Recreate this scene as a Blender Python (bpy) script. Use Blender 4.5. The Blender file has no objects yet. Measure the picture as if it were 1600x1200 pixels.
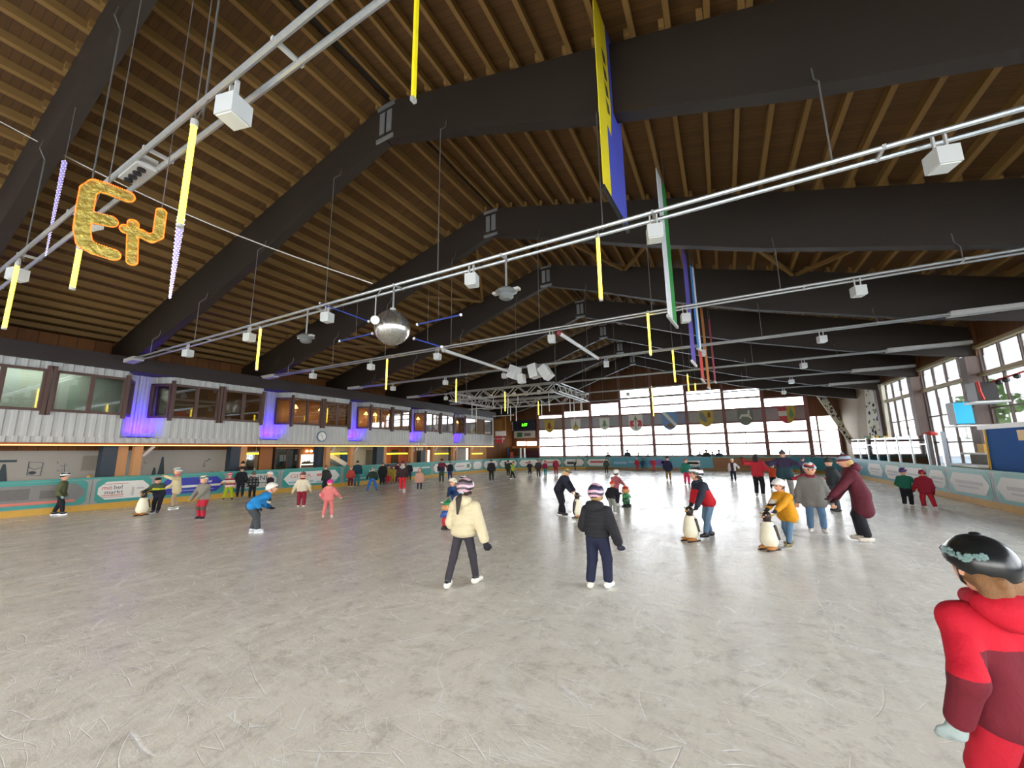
import bpy, math, random
import numpy as np
from mathutils import Vector, Matrix
random.seed(7)
SC = bpy.context.scene
COL = SC.collection
# ---------------------------------------------------------------- camera
FPX, PITCH, YAW, ROLL, CAMH = 609.0, math.radians(9.63), math.radians(28.1), math.radians(0.75), 1.85
_f = Vector((-math.sin(YAW)*math.cos(PITCH), math.cos(YAW)*math.cos(PITCH), math.sin(PITCH)))
_r = Vector((math.cos(YAW), math.sin(YAW), 0)); _u = _r.cross(_f)
CR = _r*math.cos(ROLL) - _u*math.sin(ROLL); CU = _r*math.sin(ROLL) + _u*math.cos(ROLL); CF = _f
CAM = Vector((0, 0, CAMH))
cd = bpy.data.cameras.new('camera'); cam = bpy.data.objects.new('camera', cd); COL.objects.link(cam)
cd.sensor_width = 36; cd.lens = 36*FPX/1600; cd.clip_start = 0.05; cd.clip_end = 400
m = Matrix((CR, CU, -CF)).transposed().to_4x4(); m.translation = CAM
cam.matrix_world = m; SC.camera = cam
# ---------------------------------------------------------------- light
w = bpy.data.worlds.new('overcast_sky'); SC.world = w; w.use_nodes = True
nt = w.node_tree; bg = nt.nodes['Background']
tc = nt.nodes.new('ShaderNodeTexCoord'); sx = nt.nodes.new('ShaderNodeSeparateXYZ'); rp = nt.nodes.new('ShaderNodeValToRGB')
nt.links.new(tc.outputs['Generated'], sx.inputs[0]); nt.links.new(sx.outputs['Z'], rp.inputs[0])
rp.color_ramp.elements[0].color = (1, 0.975, 0.93, 1); rp.color_ramp.elements[1].color = (0.72, 0.85, 1, 1)
nt.links.new(rp.outputs[0], bg.inputs['Color']); bg.inputs['Strength'].default_value = 6.5
VS = SC.view_settings
VS.view_transform = 'Standard'; VS.look = 'None'; VS.gamma = 1; VS.use_curve_mapping = False; VS.exposure = 0.95
SC.cycles.max_bounces = 8; SC.cycles.diffuse_bounces = 5; SC.cycles.glossy_bounces = 3; SC.cycles.transmission_bounces = 4
SC.cycles.transparent_max_bounces = 12; SC.cycles.sample_clamp_indirect = 6
SC.cycles.caustics_reflective = False; SC.cycles.caustics_refractive = False
# ---------------------------------------------------------------- pixel helpers (1600x1200 frame)
def ray(x, y): return CR*((x-800)/FPX) - CU*((y-600)/FPX) + CF
def G(x, y, z=0): d = ray(x, y); return CAM + d*((z-CAMH)/d.z)
def PX(x, y, X): d = ray(x, y); return CAM + d*(X/d.x)
def PY(x, y, Y): d = ray(x, y); return CAM + d*(Y/d.y)
V = Vector
# ---------------------------------------------------------------- materials
MATS = {}
def srgb(c):
    return tuple((x/12.92 if x <= 0.04045 else ((x+0.055)/1.055)**2.4) for x in c)
def hexc(h):
    h = h.lstrip('#'); return srgb(tuple(int(h[i:i+2], 16)/255 for i in (0, 2, 4)))
class NT:
    def __init__(s, name):
        s.m = bpy.data.materials.new(name); s.m.use_nodes = True; s.t = s.m.node_tree; s.n = s.t.nodes
        s.b = s.n['Principled BSDF']; s.out = s.n['Material Output']
    def add(s, ty, **k):
        n = s.n.new('ShaderNode'+ty)
        for a, b in k.items(): setattr(n, a, b)
        return n
    def link(s, a, b): s.t.links.new(a, b)
    def math(s, op, a, b=None, clamp=False):
        n = s.add('Math', operation=op); n.use_clamp = clamp
        for i, x in enumerate((a, b)):
            if x is None: continue
            if isinstance(x, (int, float)): n.inputs[i].default_value = x
            else: s.link(x, n.inputs[i])
        return n.outputs[0]
    def coords(s, scale=(1, 1, 1), rot=(0, 0, 0), kind='Object'):
        t = s.add('TexCoord'); mp = s.add('Mapping'); s.link(t.outputs[kind], mp.inputs[0])
        mp.inputs['Scale'].default_value = scale; mp.inputs['Rotation'].default_value = rot
        return mp.outputs[0]
    def noise(s, vec, scale, detail=2, rough=0.5):
        n = s.add('TexNoise'); s.link(vec, n.inputs['Vector']); n.inputs['Scale'].default_value = scale
        n.inputs['Detail'].default_value = detail; n.inputs['Roughness'].default_value = rough
        return n.outputs['Fac']
    def mix(s, fac, a, b):
        n = s.add('MixRGB')
        for i, x in ((0, fac), (1, a), (2, b)):
            if isinstance(x, (int, float)): n.inputs[i].default_value = x
            elif isinstance(x, tuple): n.inputs[i].default_value = (*x[:3], 1)
            else: s.link(x, n.inputs[i])
        return n.outputs[0]
    def ramp(s, fac, stops):
        n = s.add('ValToRGB'); e = n.color_ramp.elements
        for i, (p, c) in enumerate(stops):
            x = e[i] if i < 2 else e.new(p)
            x.position = p; x.color = (*c[:3], 1) if isinstance(c, tuple) else (c, c, c, 1)
        s.link(fac, n.inputs[0]); return n.outputs[0]
    def bump(s, h, strength=0.3, dist=0.02):
        n = s.add('Bump'); n.inputs['Strength'].default_value = strength; n.inputs['Distance'].default_value = dist
        s.link(h, n.inputs['Height']); s.link(n.outputs[0], s.b.inputs['Normal'])
def mat(name, c, rough=0.6, metal=0.0, var=0.12, scale=6, stretch=(1, 1, 1), bump=0.0, emit=None, spec=None):
    """plain painted / cloth / metal surface with procedural variation"""
    if name in MATS: return MATS[name]
    if isinstance(c, str): c = hexc(c)
    s = NT(name); v = s.coords(stretch); f = s.noise(v, scale, 3)
    lo = tuple(x*(1-var) for x in c); hi = tuple(min(1, x*(1+var)) for x in c)
    col = s.mix(f, lo, hi); s.link(col, s.b.inputs['Base Color'])
    s.b.inputs['Roughness'].default_value = rough; s.b.inputs['Metallic'].default_value = metal
    if spec is not None: s.b.inputs['Specular IOR Level'].default_value = spec
    if bump: s.bump(f, bump, 0.02)
    if emit:
        s.link(col, s.b.inputs['Emission Color']); s.b.inputs['Emission Strength'].default_value = emit
    MATS[name] = s.m; return s.m
def wood(name, c1, c2, stretch=(1, 12, 12), scale=1.2, rough=0.7, board=None, axis='Y', dark=0.35):
    if name in MATS: return MATS[name]
    s = NT(name); v = s.coords(stretch); f = s.noise(v, scale, 5, 0.65)
    v2 = s.coords((0.4, 0.4, 0.4)); g = s.noise(v2, 1.3, 3)
    h1 = hexc(c1) if isinstance(c1, str) else c1; h2 = hexc(c2) if isinstance(c2, str) else c2
    col = s.mix(f, h1, h2); col = s.mix(s.math('MULTIPLY', g, 0.55), col, tuple(x*0.45 for x in h1))
    if board:
        tcn = s.add('TexCoord'); sp = s.add('SeparateXYZ'); s.link(tcn.outputs['Object'], sp.inputs[0])
        q = s.math('DIVIDE', sp.outputs[axis], board); fl = s.math('FLOOR', q); fr = s.math('FRACT', q)
        wn = s.add('TexWhiteNoise', noise_dimensions='1D'); s.link(fl, wn.inputs['W'])
        col = s.mix(s.math('MULTIPLY', wn.outputs['Value'], 0.5), col, tuple(x*0.5 for x in h1))
        gap = s.math('LESS_THAN', fr, 0.07); col = s.mix(s.math('MULTIPLY', gap, 0.8), col, tuple(x*dark for x in h1))
    s.link(col, s.b.inputs['Base Color']); s.b.inputs['Roughness'].default_value = rough
    s.bump(f, 0.25, 0.01); MATS[name] = s.m; return s.m
def glow(name, c, strength):
    if name in MATS: return MATS[name]
    if isinstance(c, str): c = hexc(c)
    s = NT(name); v = s.coords(); f = s.noise(v, 30, 1)
    col = s.mix(f, tuple(x*0.92 for x in c), c)
    s.link(col, s.b.inputs['Base Color']); s.link(col, s.b.inputs['Emission Color']); s.b.inputs['Emission Strength'].default_value = strength
    MATS[name] = s.m; return s.m
def glass(name, tint=(0.95, 0.97, 1), refl=0.12, rough=0.02):
    if name in MATS: return MATS[name]
    s = NT(name); tr = s.add('BsdfTransparent'); tr.inputs[0].default_value = (*tint, 1)
    gl = s.add('BsdfGlossy'); gl.inputs['Roughness'].default_value = rough
    lw = s.add('LayerWeight'); lw.inputs[0].default_value = 0.25
    fac = s.math('MULTIPLY_ADD', lw.outputs['Fresnel'], 0.9); s.n[-1].inputs[2].default_value = refl*0.3
    v = s.coords(); f = s.noise(v, 1.5, 2); fac2 = s.math('MULTIPLY', fac, s.math('MULTIPLY_ADD', f, 0.3)); s.n[-2].inputs[2].default_value = 0.85
    mx = s.add('MixShader'); s.link(fac, mx.inputs[0]); s.link(tr.outputs[0], mx.inputs[1]); s.link(gl.outputs[0], mx.inputs[2])
    s.link(mx.outputs[0], s.out.inputs[0]); MATS[name] = s.m; return s.m
def ice_mat():
    s = NT('scratched_ice'); acc = None
    t = s.add('TexCoord'); wob = s.add('TexNoise'); s.link(t.outputs['Object'], wob.inputs['Vector']); wob.inputs['Scale'].default_value = 0.45; wob.inputs['Detail'].default_value = 2
    wv = s.add('VectorMath', operation='MULTIPLY_ADD'); s.link(wob.outputs['Color'], wv.inputs[0]); wv.inputs[1].default_value = (1.2, 1.2, 0); s.link(t.outputs['Object'], wv.inputs[2])
    # skate cuts: long thin cell borders of stretched, turned cell patterns, broken up by noise
    for i, (rz, sc, st, wd) in enumerate(((0.35, 1.3, 0.16, 0.007), (1.15, 1.9, 0.14, 0.008), (1.95, 1.6, 0.18, 0.008), (2.7, 2.6, 0.15, 0.011), (0.8, 4.6, 0.16, 0.018), (2.3, 6.0, 0.18, 0.02), (1.55, 9.0, 0.2, 0.028))):
        mp = s.add('Mapping'); s.link(wv.outputs[0], mp.inputs[0]); mp.inputs['Rotation'].default_value = (0, 0, rz)
        m2 = s.add('Mapping'); s.link(mp.outputs[0], m2.inputs[0]); m2.inputs['Scale'].default_value = (1, st, 1); m2.inputs['Location'].default_value = (3.3*i, 1.7*i, 0)
        vo = s.add('TexVoronoi', feature='DISTANCE_TO_EDGE', voronoi_dimensions='2D'); s.link(m2.outputs[0], vo.inputs['Vector']); vo.inputs['Scale'].default_value = sc
        l = s.ramp(vo.outputs['Distance'], ((0.0, 1.0), (wd, 0.0)))
        k = s.noise(mp.outputs[0], 1.1+0.5*i, 2); k = s.ramp(k, ((0.5, 0.0), (0.62, 1.0)))
        l = s.math('MULTIPLY', l, k); acc = l if acc is None else s.math('MAXIMUM', acc, l)
    v = s.coords(); big = s.noise(v, 0.3, 4, 0.6); mid = s.noise(wv.outputs[0], 4.5, 7, 0.78); fine = s.noise(v, 38, 4, 0.75)
    v3 = s.coords((0.35, 1, 1), (0, 0, 0.45)); strk = s.noise(v3, 5, 6, 0.78); v4 = s.coords((1, 0.3, 1), (0, 0, -0.3)); str2 = s.noise(v4, 2.2, 6, 0.75)
    base = s.mix(big, hexc('#ebe4d3'), hexc('#f3eddf'))
    base = s.mix(s.math('MULTIPLY', s.ramp(str2, ((0.3, 1.0), (0.52, 0.0))), 0.5), base, hexc('#cac2b6'))
    base = s.mix(s.math('MULTIPLY', s.ramp(mid, ((0.34, 1.0), (0.5, 0.0))), 0.6), base, hexc('#b4ab9b'))
    base = s.mix(s.math('MULTIPLY', s.ramp(strk, ((0.5, 0.0), (0.68, 1.0))), 0.75), base, hexc('#faf6ec'))
    base = s.mix(s.math('MULTIPLY', s.ramp(fine, ((0.56, 0.0), (0.68, 1.0))), 0.4), base, hexc('#f8f7f5'))
    base = s.mix(s.math('MULTIPLY', s.math('MULTIPLY', acc, s.ramp(fine, ((0.36, 0.15), (0.56, 1.0)))), 0.85), base, hexc('#fdfdfc'))
    s.link(base, s.b.inputs['Base Color'])
    ro = s.math('ADD', s.math('MULTIPLY', s.ramp(str2, ((0.35, 0.0), (0.65, 1.0))), 0.26), 0.05); s.link(s.math('ADD', ro, s.math('MULTIPLY', acc, 0.3)), s.b.inputs['Roughness'])
    h = s.math('ADD', s.math('MULTIPLY', strk, 0.6), s.math('MULTIPLY', acc, -0.35)); h = s.math('ADD', h, s.math('MULTIPLY', fine, 0.15)); h = s.math('ADD', h, s.math('MULTIPLY', mid, 0.8))
    s.bump(h, 0.3, 0.02); s.b.inputs['IOR'].default_value = 1.31; s.b.inputs['Specular IOR Level'].default_value = 0.16
    return s.m
# ---------------------------------------------------------------- mesh builder
class MB:
    def __init__(s): s.v = []; s.f = []; s.m = []
    def _add(s, vs, fs, m=0):
        b = len(s.v); s.v += [tuple(x) for x in vs]; s.f += [tuple(b+i for i in f) for f in fs]; s.m += [m]*len(fs); return s
    BF = ((0, 3, 2, 1), (4, 5, 6, 7), (0, 1, 5, 4), (1, 2, 6, 5), (2, 3, 7, 6), (3, 0, 4, 7))
    def box(s, a, b, m=0):
        (x0, y0, z0), (x1, y1, z1) = a, b
        x0, x1 = min(x0, x1), max(x0, x1); y0, y1 = min(y0, y1), max(y0, y1); z0, z1 = min(z0, z1), max(z0, z1)
        return s._add([(x0, y0, z0), (x1, y0, z0), (x1, y1, z0), (x0, y1, z0), (x0, y0, z1), (x1, y0, z1), (x1, y1, z1), (x0, y1, z1)], s.BF, m)
    def obox(s, c, ax, ay, az, m=0):
        c, ax, ay, az = V(c), V(ax), V(ay), V(az)
        return s._add([c-ax-ay-az, c+ax-ay-az, c+ax+ay-az, c-ax+ay-az, c-ax-ay+az, c+ax-ay+az, c+ax+ay+az, c-ax+ay+az], s.BF, m)
    def bar(s, p, q, w, h, up=(0, 0, 1), m=0):
        p, q = V(p), V(q); d = (q-p); L = d.length; d.normalize(); u = V(up)
        if abs(d.dot(u)) > 0.98: u = V((1, 0, 0))
        sd = d.cross(u).normalized(); u = sd.cross(d)
        return s.obox((p+q)/2, d*L/2, sd*w/2, u*h/2, m)
    def tube(s, p, q, r, r2=None, n=8, m=0, cap=True):
        p, q = V(p), V(q); r2 = r if r2 is None else r2; d = (q-p).normalized()
        a = d.cross(V((0, 0, 1)) if abs(d.z) < 0.9 else V((1, 0, 0))).normalized(); b = d.cross(a)
        vs = [p+(a*math.cos(t)+b*math.sin(t))*r for t in [2*math.pi*i/n for i in range(n)]]+[q+(a*math.cos(t)+b*math.sin(t))*r2 for t in [2*math.pi*i/n for i in range(n)]]
        fs = [(i, (i+1) % n, n+(i+1) % n, n+i) for i in range(n)]
        if cap: fs += [tuple(range(n-1, -1, -1)), tuple(range(n, 2*n))]
        return s._add(vs, fs, m)
    def path(s, pts, r, n=6, m=0):
        for a, b in zip(pts, pts[1:]): s.tube(a, b, r, n=n, m=m)
        return s
    def lathe(s, prof, c=(0, 0, 0), n=16, m=0, sc=(1, 1)):
        c = V(c); vs = []; fs = []; k = len(prof)
        for i in range(n):
            t = 2*math.pi*i/n
            for r, z in prof: vs.append(c+V((r*math.cos(t)*sc[0], r*math.sin(t)*sc[1], z)))
        for i in range(n):
            j = (i+1) % n
            for q in range(k-1): fs.append((i*k+q, j*k+q, j*k+q+1, i*k+q+1))
        fs.append(tuple(i*k for i in range(n-1, -1, -1))); fs.append(tuple(i*k+k-1 for i in range(n)))
        return s._add(vs, fs, m)
    def ball(s, c, r, nu=12, nv=8, m=0, rot=None):
        if isinstance(r, (int, float)): r = (r, r, r)
        c = V(c); vs = []; fs = []
        for j in range(nv+1):
            ph = -math.pi/2+math.pi*j/nv; z = math.sin(ph); q = max(math.cos(ph), 0.02)
            for i in range(nu):
                t = 2*math.pi*i/nu; p = V((q*math.cos(t)*r[0], q*math.sin(t)*r[1], z*r[2]))
                vs.append(c+(rot @ p if rot else p))
        for j in range(nv):
            for i in range(nu): fs.append((j*nu+i, j*nu+(i+1) % nu, (j+1)*nu+(i+1) % nu, (j+1)*nu+i))
        fs += [tuple(range(nu-1, -1, -1)), tuple(nv*nu+i for i in range(nu))]
        return s._add(vs, fs, m)
    def prism(s, pts, off, m=0):
        pts = [V(p) for p in pts]; off = V(off); n = len(pts)
        fs = [tuple(range(n-1, -1, -1)), tuple(range(n, 2*n))]+[(i, (i+1) % n, n+(i+1) % n, n+i) for i in range(n)]
        return s._add(pts+[p+off for p in pts], fs, m)
    def build(s, name, mats, parent=None, smooth=False, label=None, cat=None, group=None, kind=None):
        if not isinstance(mats, (list, tuple)): mats = [mats]
        if parent is not None: o = world_loc(parent)
        else:
            a = np.array(s.v); lo = a.min(0); hi = a.max(0); o = V(((lo[0]+hi[0])/2, (lo[1]+hi[1])/2, lo[2]))
        me = bpy.data.meshes.new(name); me.from_pydata([tuple(V(p)-o) for p in s.v], [], s.f)
        for x in mats: me.materials.append(x)
        me.polygons.foreach_set('material_index', s.m)
        if smooth: me.polygons.foreach_set('use_smooth', [True]*len(me.polygons))
        me.update(); ob = bpy.data.objects.new(name, me); COL.objects.link(ob)
        if parent is not None: ob.parent = parent
        else: ob.location = o
        return tag(ob, label, cat, group, kind)
WL = {}
def world_loc(o):
    p = V(o.location)
    while o.parent is not None: o = o.parent; p += V(o.location)
    return p
def tag(o, label=None, cat=None, group=None, kind=None):
    for k, x in (('label', label), ('category', cat), ('group', group), ('kind', kind)):
        if x: o[k] = x
    return o
def empty(name, loc=(0, 0, 0), label=None, cat=None, group=None, kind=None, rz=0):
    o = bpy.data.objects.new(name, None); o.empty_display_size = 0.2; COL.objects.link(o); o.location = loc; o.rotation_euler = (0, 0, rz)
    return tag(o, label, cat, group, kind)
def inst(src, parent, loc=(0, 0, 0), rot=None, name=None):
    """a copy of a mesh object sharing its mesh"""
    o = src.copy(); COL.objects.link(o); o.parent = parent; o.location = loc
    if rot: o.rotation_euler = rot
    return o
def text(name, s, loc, xdir, updir, size, material, parent, depth=0.004, align='CENTER', bold=0.0):
    """flat lettering turned into a mesh"""
    cu = bpy.data.curves.new(name, 'FONT'); cu.body = s; cu.size = 1; cu.extrude = depth; cu.align_x = align; cu.align_y = 'CENTER'; cu.resolution_u = 3; cu.offset = bold
    t = bpy.data.objects.new(name, cu); COL.objects.link(t)
    dg = bpy.context.evaluated_depsgraph_get(); me = bpy.data.meshes.new_from_object(t.evaluated_get(dg))
    bpy.data.objects.remove(t); bpy.data.curves.remove(cu)
    x, u = V(xdir).normalized(), V(updir).normalized(); n = x.cross(u)
    sx, sy = size if isinstance(size, tuple) else (size, size)
    o = V(loc) - (world_loc(parent) if parent else V((0, 0, 0)))
    for vtx in me.vertices:
        c = vtx.co; vtx.co = o + x*(c.x*sx) + u*(c.y*sy) + n*c.z
    me.materials.clear(); me.materials.append(material)
    ob = bpy.data.objects.new(name, me); COL.objects.link(ob)
    if parent: ob.parent = parent
    return ob
# ================================================================ the hall
RIDGE = -6.67; HALF = 15.35; XR = RIDGE+HALF; XL = RIDGE-HALF
BEAMY = [-7.5, -2.8, 1.8, 6.14, 11.15, 16.15, 21.15, 26.15, 31.15, 36.15]
YFAR = 41.15; YNEAR = -9.5
def ztop(d): return 10.5-0.275*d
UNDER = ((0, 9.45), (2.25, 8.72), (5, 7.72), (8.1, 6.75), (10.3, 6.2), (12.2, 5.72), (14.34, 5.31), (HALF, 5.15))
BX0, BX1, BYF, BYN = -18.6, 6.75, 36.2, -7.0      # rink boards
def bxl(y): return -18.6-max(0, 12-max(y, 1.0))*0.115    # the left boards swing out towards the near end
DECK = wood('roof_deck_boards', '#5c3d18', '#785325', (0.7, 9, 1), 2.2, 0.75, board=0.13, axis='Y')
PURL = wood('purlin_timber', '#80602c', '#a07a43', (12, 0.8, 12), 1.4, 0.7)
BEAMM = wood('dark_glulam_beam', '#281f16', '#372b20', (0.6, 6, 9), 1.5, 0.6)
CLAD = wood('brown_timber_cladding', '#6e4424', '#8d5a31', (8, 8, 0.7), 1.5, 0.7, board=0.14, axis='X')
CLADY = wood('brown_timber_cladding_side', '#6b4223', '#8a5830', (8, 8, 0.7), 1.5, 0.7, board=0.14, axis='Y')
STEEL = mat('galvanised_steel', '#b9bdbd', 0.35, 0.75, 0.15, 20)
GREYP = mat('light_grey_paint', '#bcbab4', 0.45, 0, 0.08)
WHITEP = mat('white_paint', '#e4e3df', 0.45, 0, 0.05)
DARKBR = wood('dark_brown_fascia', '#21140f', '#2e1e17', (9, 0.6, 9), 1.5, 0.6)
FRAMEW = wood('window_frame_brown', '#4a3026', '#64443a', (6, 6, 1), 3, 0.5)
CONC = mat('grey_rubber_floor', '#5d5b58', 0.85, 0, 0.15, 3)
GLASS = glass('window_glass')
BLACK = mat('black_plastic', '#1b1b1d', 0.45, 0, 0.2)
# floor
def rrect(x0, y0, x1, y1, rs, n=12):
    pts = []
    for cx, cy, r, a0 in ((x1-rs[0], y0+rs[0], rs[0], -90), (x1-rs[1], y1-rs[1], rs[1], 0), (x0+rs[2], y1-rs[2], rs[2], 90), (x0+rs[3], y0+rs[3], rs[3], 180)):
        for i in range(n+1):
            a = math.radians(a0+90*i/n); pts.append((cx+r*math.cos(a), cy+r*math.sin(a)))
    return pts
RADII = (6.5, 5.0, 7.0, 6.5)
fl = MB(); fl._add([(-60, -40, -0.03), (60, -40, -0.03), (60, 90, -0.03), (-60, 90, -0.03)], [(0, 1, 2, 3)])
fl.build('ground', mat('pale_snowy_ground', '#e2e4e6', 0.9, 0, 0.08, 0.3), label='pale snowy ground around the ice hall', kind='structure')
fl = MB().box((XL-3, YNEAR, -0.025), (XR+8, YFAR, -0.005)); FLOOR = fl.build('floor', CONC, label='grey rubber floor around the ice rink', kind='structure')
ic = MB(); pts = [(bxl(y) if x < -18.0 else x, y) for x, y in rrect(BX0+0.02, BYN, BX1-0.02, BYF-0.02, RADII, 10)]; k_ = max(range(len(pts)), key=lambda q: pts[q][1] if pts[q][0] < -18.5 else -99); pts.insert(k_+1, (bxl(12.0), 12.0)); ic._add([(x, y, 0) for x, y in pts], [tuple(range(len(pts)))])
ICE = ic.build('floor_ice', ice_mat(), label='scratched grey white ice surface of the rink', kind='structure')
# ceiling: deck, purlins
CEIL = empty('ceiling', (RIDGE, 16, 9), 'pitched timber ceiling of boards on closely set purlins', kind='structure')
for sgn in (-1, 1):
    d0, d1 = 0.1, HALF+0.5
    x0, x1 = RIDGE+sgn*d0, RIDGE+sgn*d1; h = 0.17
    mb = MB(); prof = [(x0, ztop(d0)+h), (x1, ztop(d1)+h), (x1, ztop(d1)+h+0.05), (x0, ztop(d0)+h+0.05)]
    mb.prism([(x, YNEAR-1, z) for x, z in prof], (0, YFAR-YNEAR+2, 0)); mb.build('roof_deck', DECK, CEIL)
MB().box((RIDGE-0.12, YNEAR-1, ztop(0)+0.19), (RIDGE+0.12, YFAR+1, ztop(0)+0.25)).build('ridge_board', BEAMM, CEIL)
bays = list(zip([YNEAR]+BEAMY, BEAMY+[YFAR]))
pm = {}
far = MB()
ND = 27
for bi, (ya, yb) in enumerate(bays):
    for sgn in (-1, 1):
        for k in range(ND):
            d = 0.24+0.563*k; x = RIDGE+sgn*d; L = yb-ya+0.35
            if 2 <= bi <= 6:
                key = (round(L, 2), sgn)
                if key not in pm:
                    q = MB(); sl = 0.275*sgn
                    q.prism([(-0.045, -L/2, 0.0+0.045*sl), (0.045, -L/2, 0.0-0.045*sl), (0.045, -L/2, 0.17-0.045*sl), (-0.045, -L/2, 0.17+0.045*sl)], (0, L, 0))
                    me = bpy.data.meshes.new('purlin'); me.from_pydata(q.v, [], q.f); me.materials.append(PURL); me.update(); pm[key] = me
                ob = bpy.data.objects.new('purlin', pm[key]); COL.objects.link(ob); ob.parent = CEIL
                off = 0.05 if bi % 2 else -0.05      # laps over the beam beside its neighbour
                ob.location = (x+off-RIDGE, (ya+yb)/2-16, ztop(d+off*sgn)-9+0.002)
            else:
                sl = 0.275*sgn; off = 0.05 if bi % 2 else -0.05; z = ztop(d+off*sgn); x += off
                far.prism([(x-0.045, ya-0.15, z+0.045*sl), (x+0.045, ya-0.15, z-0.045*sl), (x+0.045, ya-0.15, z+0.17-0.045*sl), (x-0.045, ya-0.15, z+0.17+0.045*sl)], (0, L, 0))
far.build('far_purlins', PURL, CEIL, kind='stuff')
# wind braces between the second and third beams in view
for sgn in (-1, 1):
    for d0, d1 in ((0.8, 3.6), (6.2, 3.6), (6.6, 9.4), (12.0, 9.4)):
        for (ya, yb) in ((BEAMY[4], BEAMY[5]),):
            MB().bar((RIDGE+sgn*d0, ya, ztop(d0)-0.12), (RIDGE+sgn*d1, yb, ztop(d1)-0.12), 0.1, 0.12).build('wind_brace', PURL, CEIL)
# main beams
BG = 'dark laminated roof beams'
for y in BEAMY:
    e = empty('roof_beam', (RIDGE, y, 9.4), 'dark glued laminated roof beam spanning the hall in two sloping halves', 'beam', BG)
    for sgn in (-1, 1):
        prof = [(d, z) for d, z in UNDER]+[(HALF, ztop(HALF)), (0, ztop(0))]
        if sgn < 0: prof = prof
        mb = MB(); mb.prism([(RIDGE+sgn*d+(0.012*sgn if d == 0 else 0), y-0.12, z) for d, z in prof], (0, 0.24, 0)); mb.build('beam_half', BEAMM, e)
        MB().box((RIDGE+sgn*0.03, y-0.135, 9.62), (RIDGE+sgn*0.2, y-0.12, 10.22)).build('splice_plate', STEEL, e)
    for z in (9.4, 10.32):
        MB().box((RIDGE-0.28, y-0.15, z), (RIDGE+0.28, y-0.12, z+0.1)).build('splice_strap', STEEL, e)
# ---------------------------------------------------------------- right wall
SILLW = wood('pale_window_timber', '#8f7a50', '#b09a68', (1, 8, 8), 1.5, 0.6)
COLM = wood('grey_brown_column', '#5b4a42', '#776258', (8, 8, 0.7), 1.5, 0.65)
WR = empty('wall_right', (XR, 16, 0), 'timber right wall above tall window bays', kind='structure')
wn = 0
RBEAM = [y for y in BEAMY if y < 32]
for y in RBEAM:
    MB().box((XR-0.3, y-0.22, 0), (XR+0.2, y+0.22, 5.14)).build('wall_column', COLM, WR)
    MB().box((XR+0.02, y-0.24, 5.14), (XR+0.22, y+0.24, 6.7)).build('column_head', CLADY, WR)
for i, (ya, yb) in enumerate(zip(RBEAM, RBEAM[1:])):
    ya += 0.22; yb -= 0.22; X = XR+0.12
    MB().box((X, ya, 5.5), (X+0.1, yb, 6.6)).build('cladding', CLADY, WR)
    MB().box((X, ya, 0), (X+0.12, yb, 0.75)).build('parapet', mat('grey_render', '#a9a59e', 0.8), WR)
    wn += 1
    e = empty('window_%d' % wn, (X, (ya+yb)/2, 0.75), 'tall timber window bay in the right wall between brown columns', kind='structure')
    mb = MB().box((X-0.16, ya, 5.38), (X+0.1, yb, 5.5)).box((X-0.16, ya, 4.35), (X+0.1, yb, 4.48)).box((X-0.06, ya, 0.75), (X+0.06, yb, 0.85))
    mb.build('frame', SILLW, e)
    n = 4
    for k in range(n+1):
        yy = ya+(yb-ya)*k/n
        MB().box((X-0.03, yy-0.035, 0.85), (X+0.04, yy+0.035, 5.38)).build('mullion', COLM, e)
    for z in (1.95, 3.15):
        MB().box((X-0.025, ya, z-0.025), (X+0.03, yb, z+0.025)).build('transom', COLM, e)
    for k in range(n):
        y0 = ya+(yb-ya)*k/n+0.035; y1 = ya+(yb-ya)*(k+1)/n-0.035
        for z0, z1 in ((0.85, 1.925), (1.975, 3.125), (3.175, 4.35), (4.48, 5.38)):
            MB().box((X, y0, z0), (X+0.012, y1, z1)).build('pane', GLASS, e)
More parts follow.
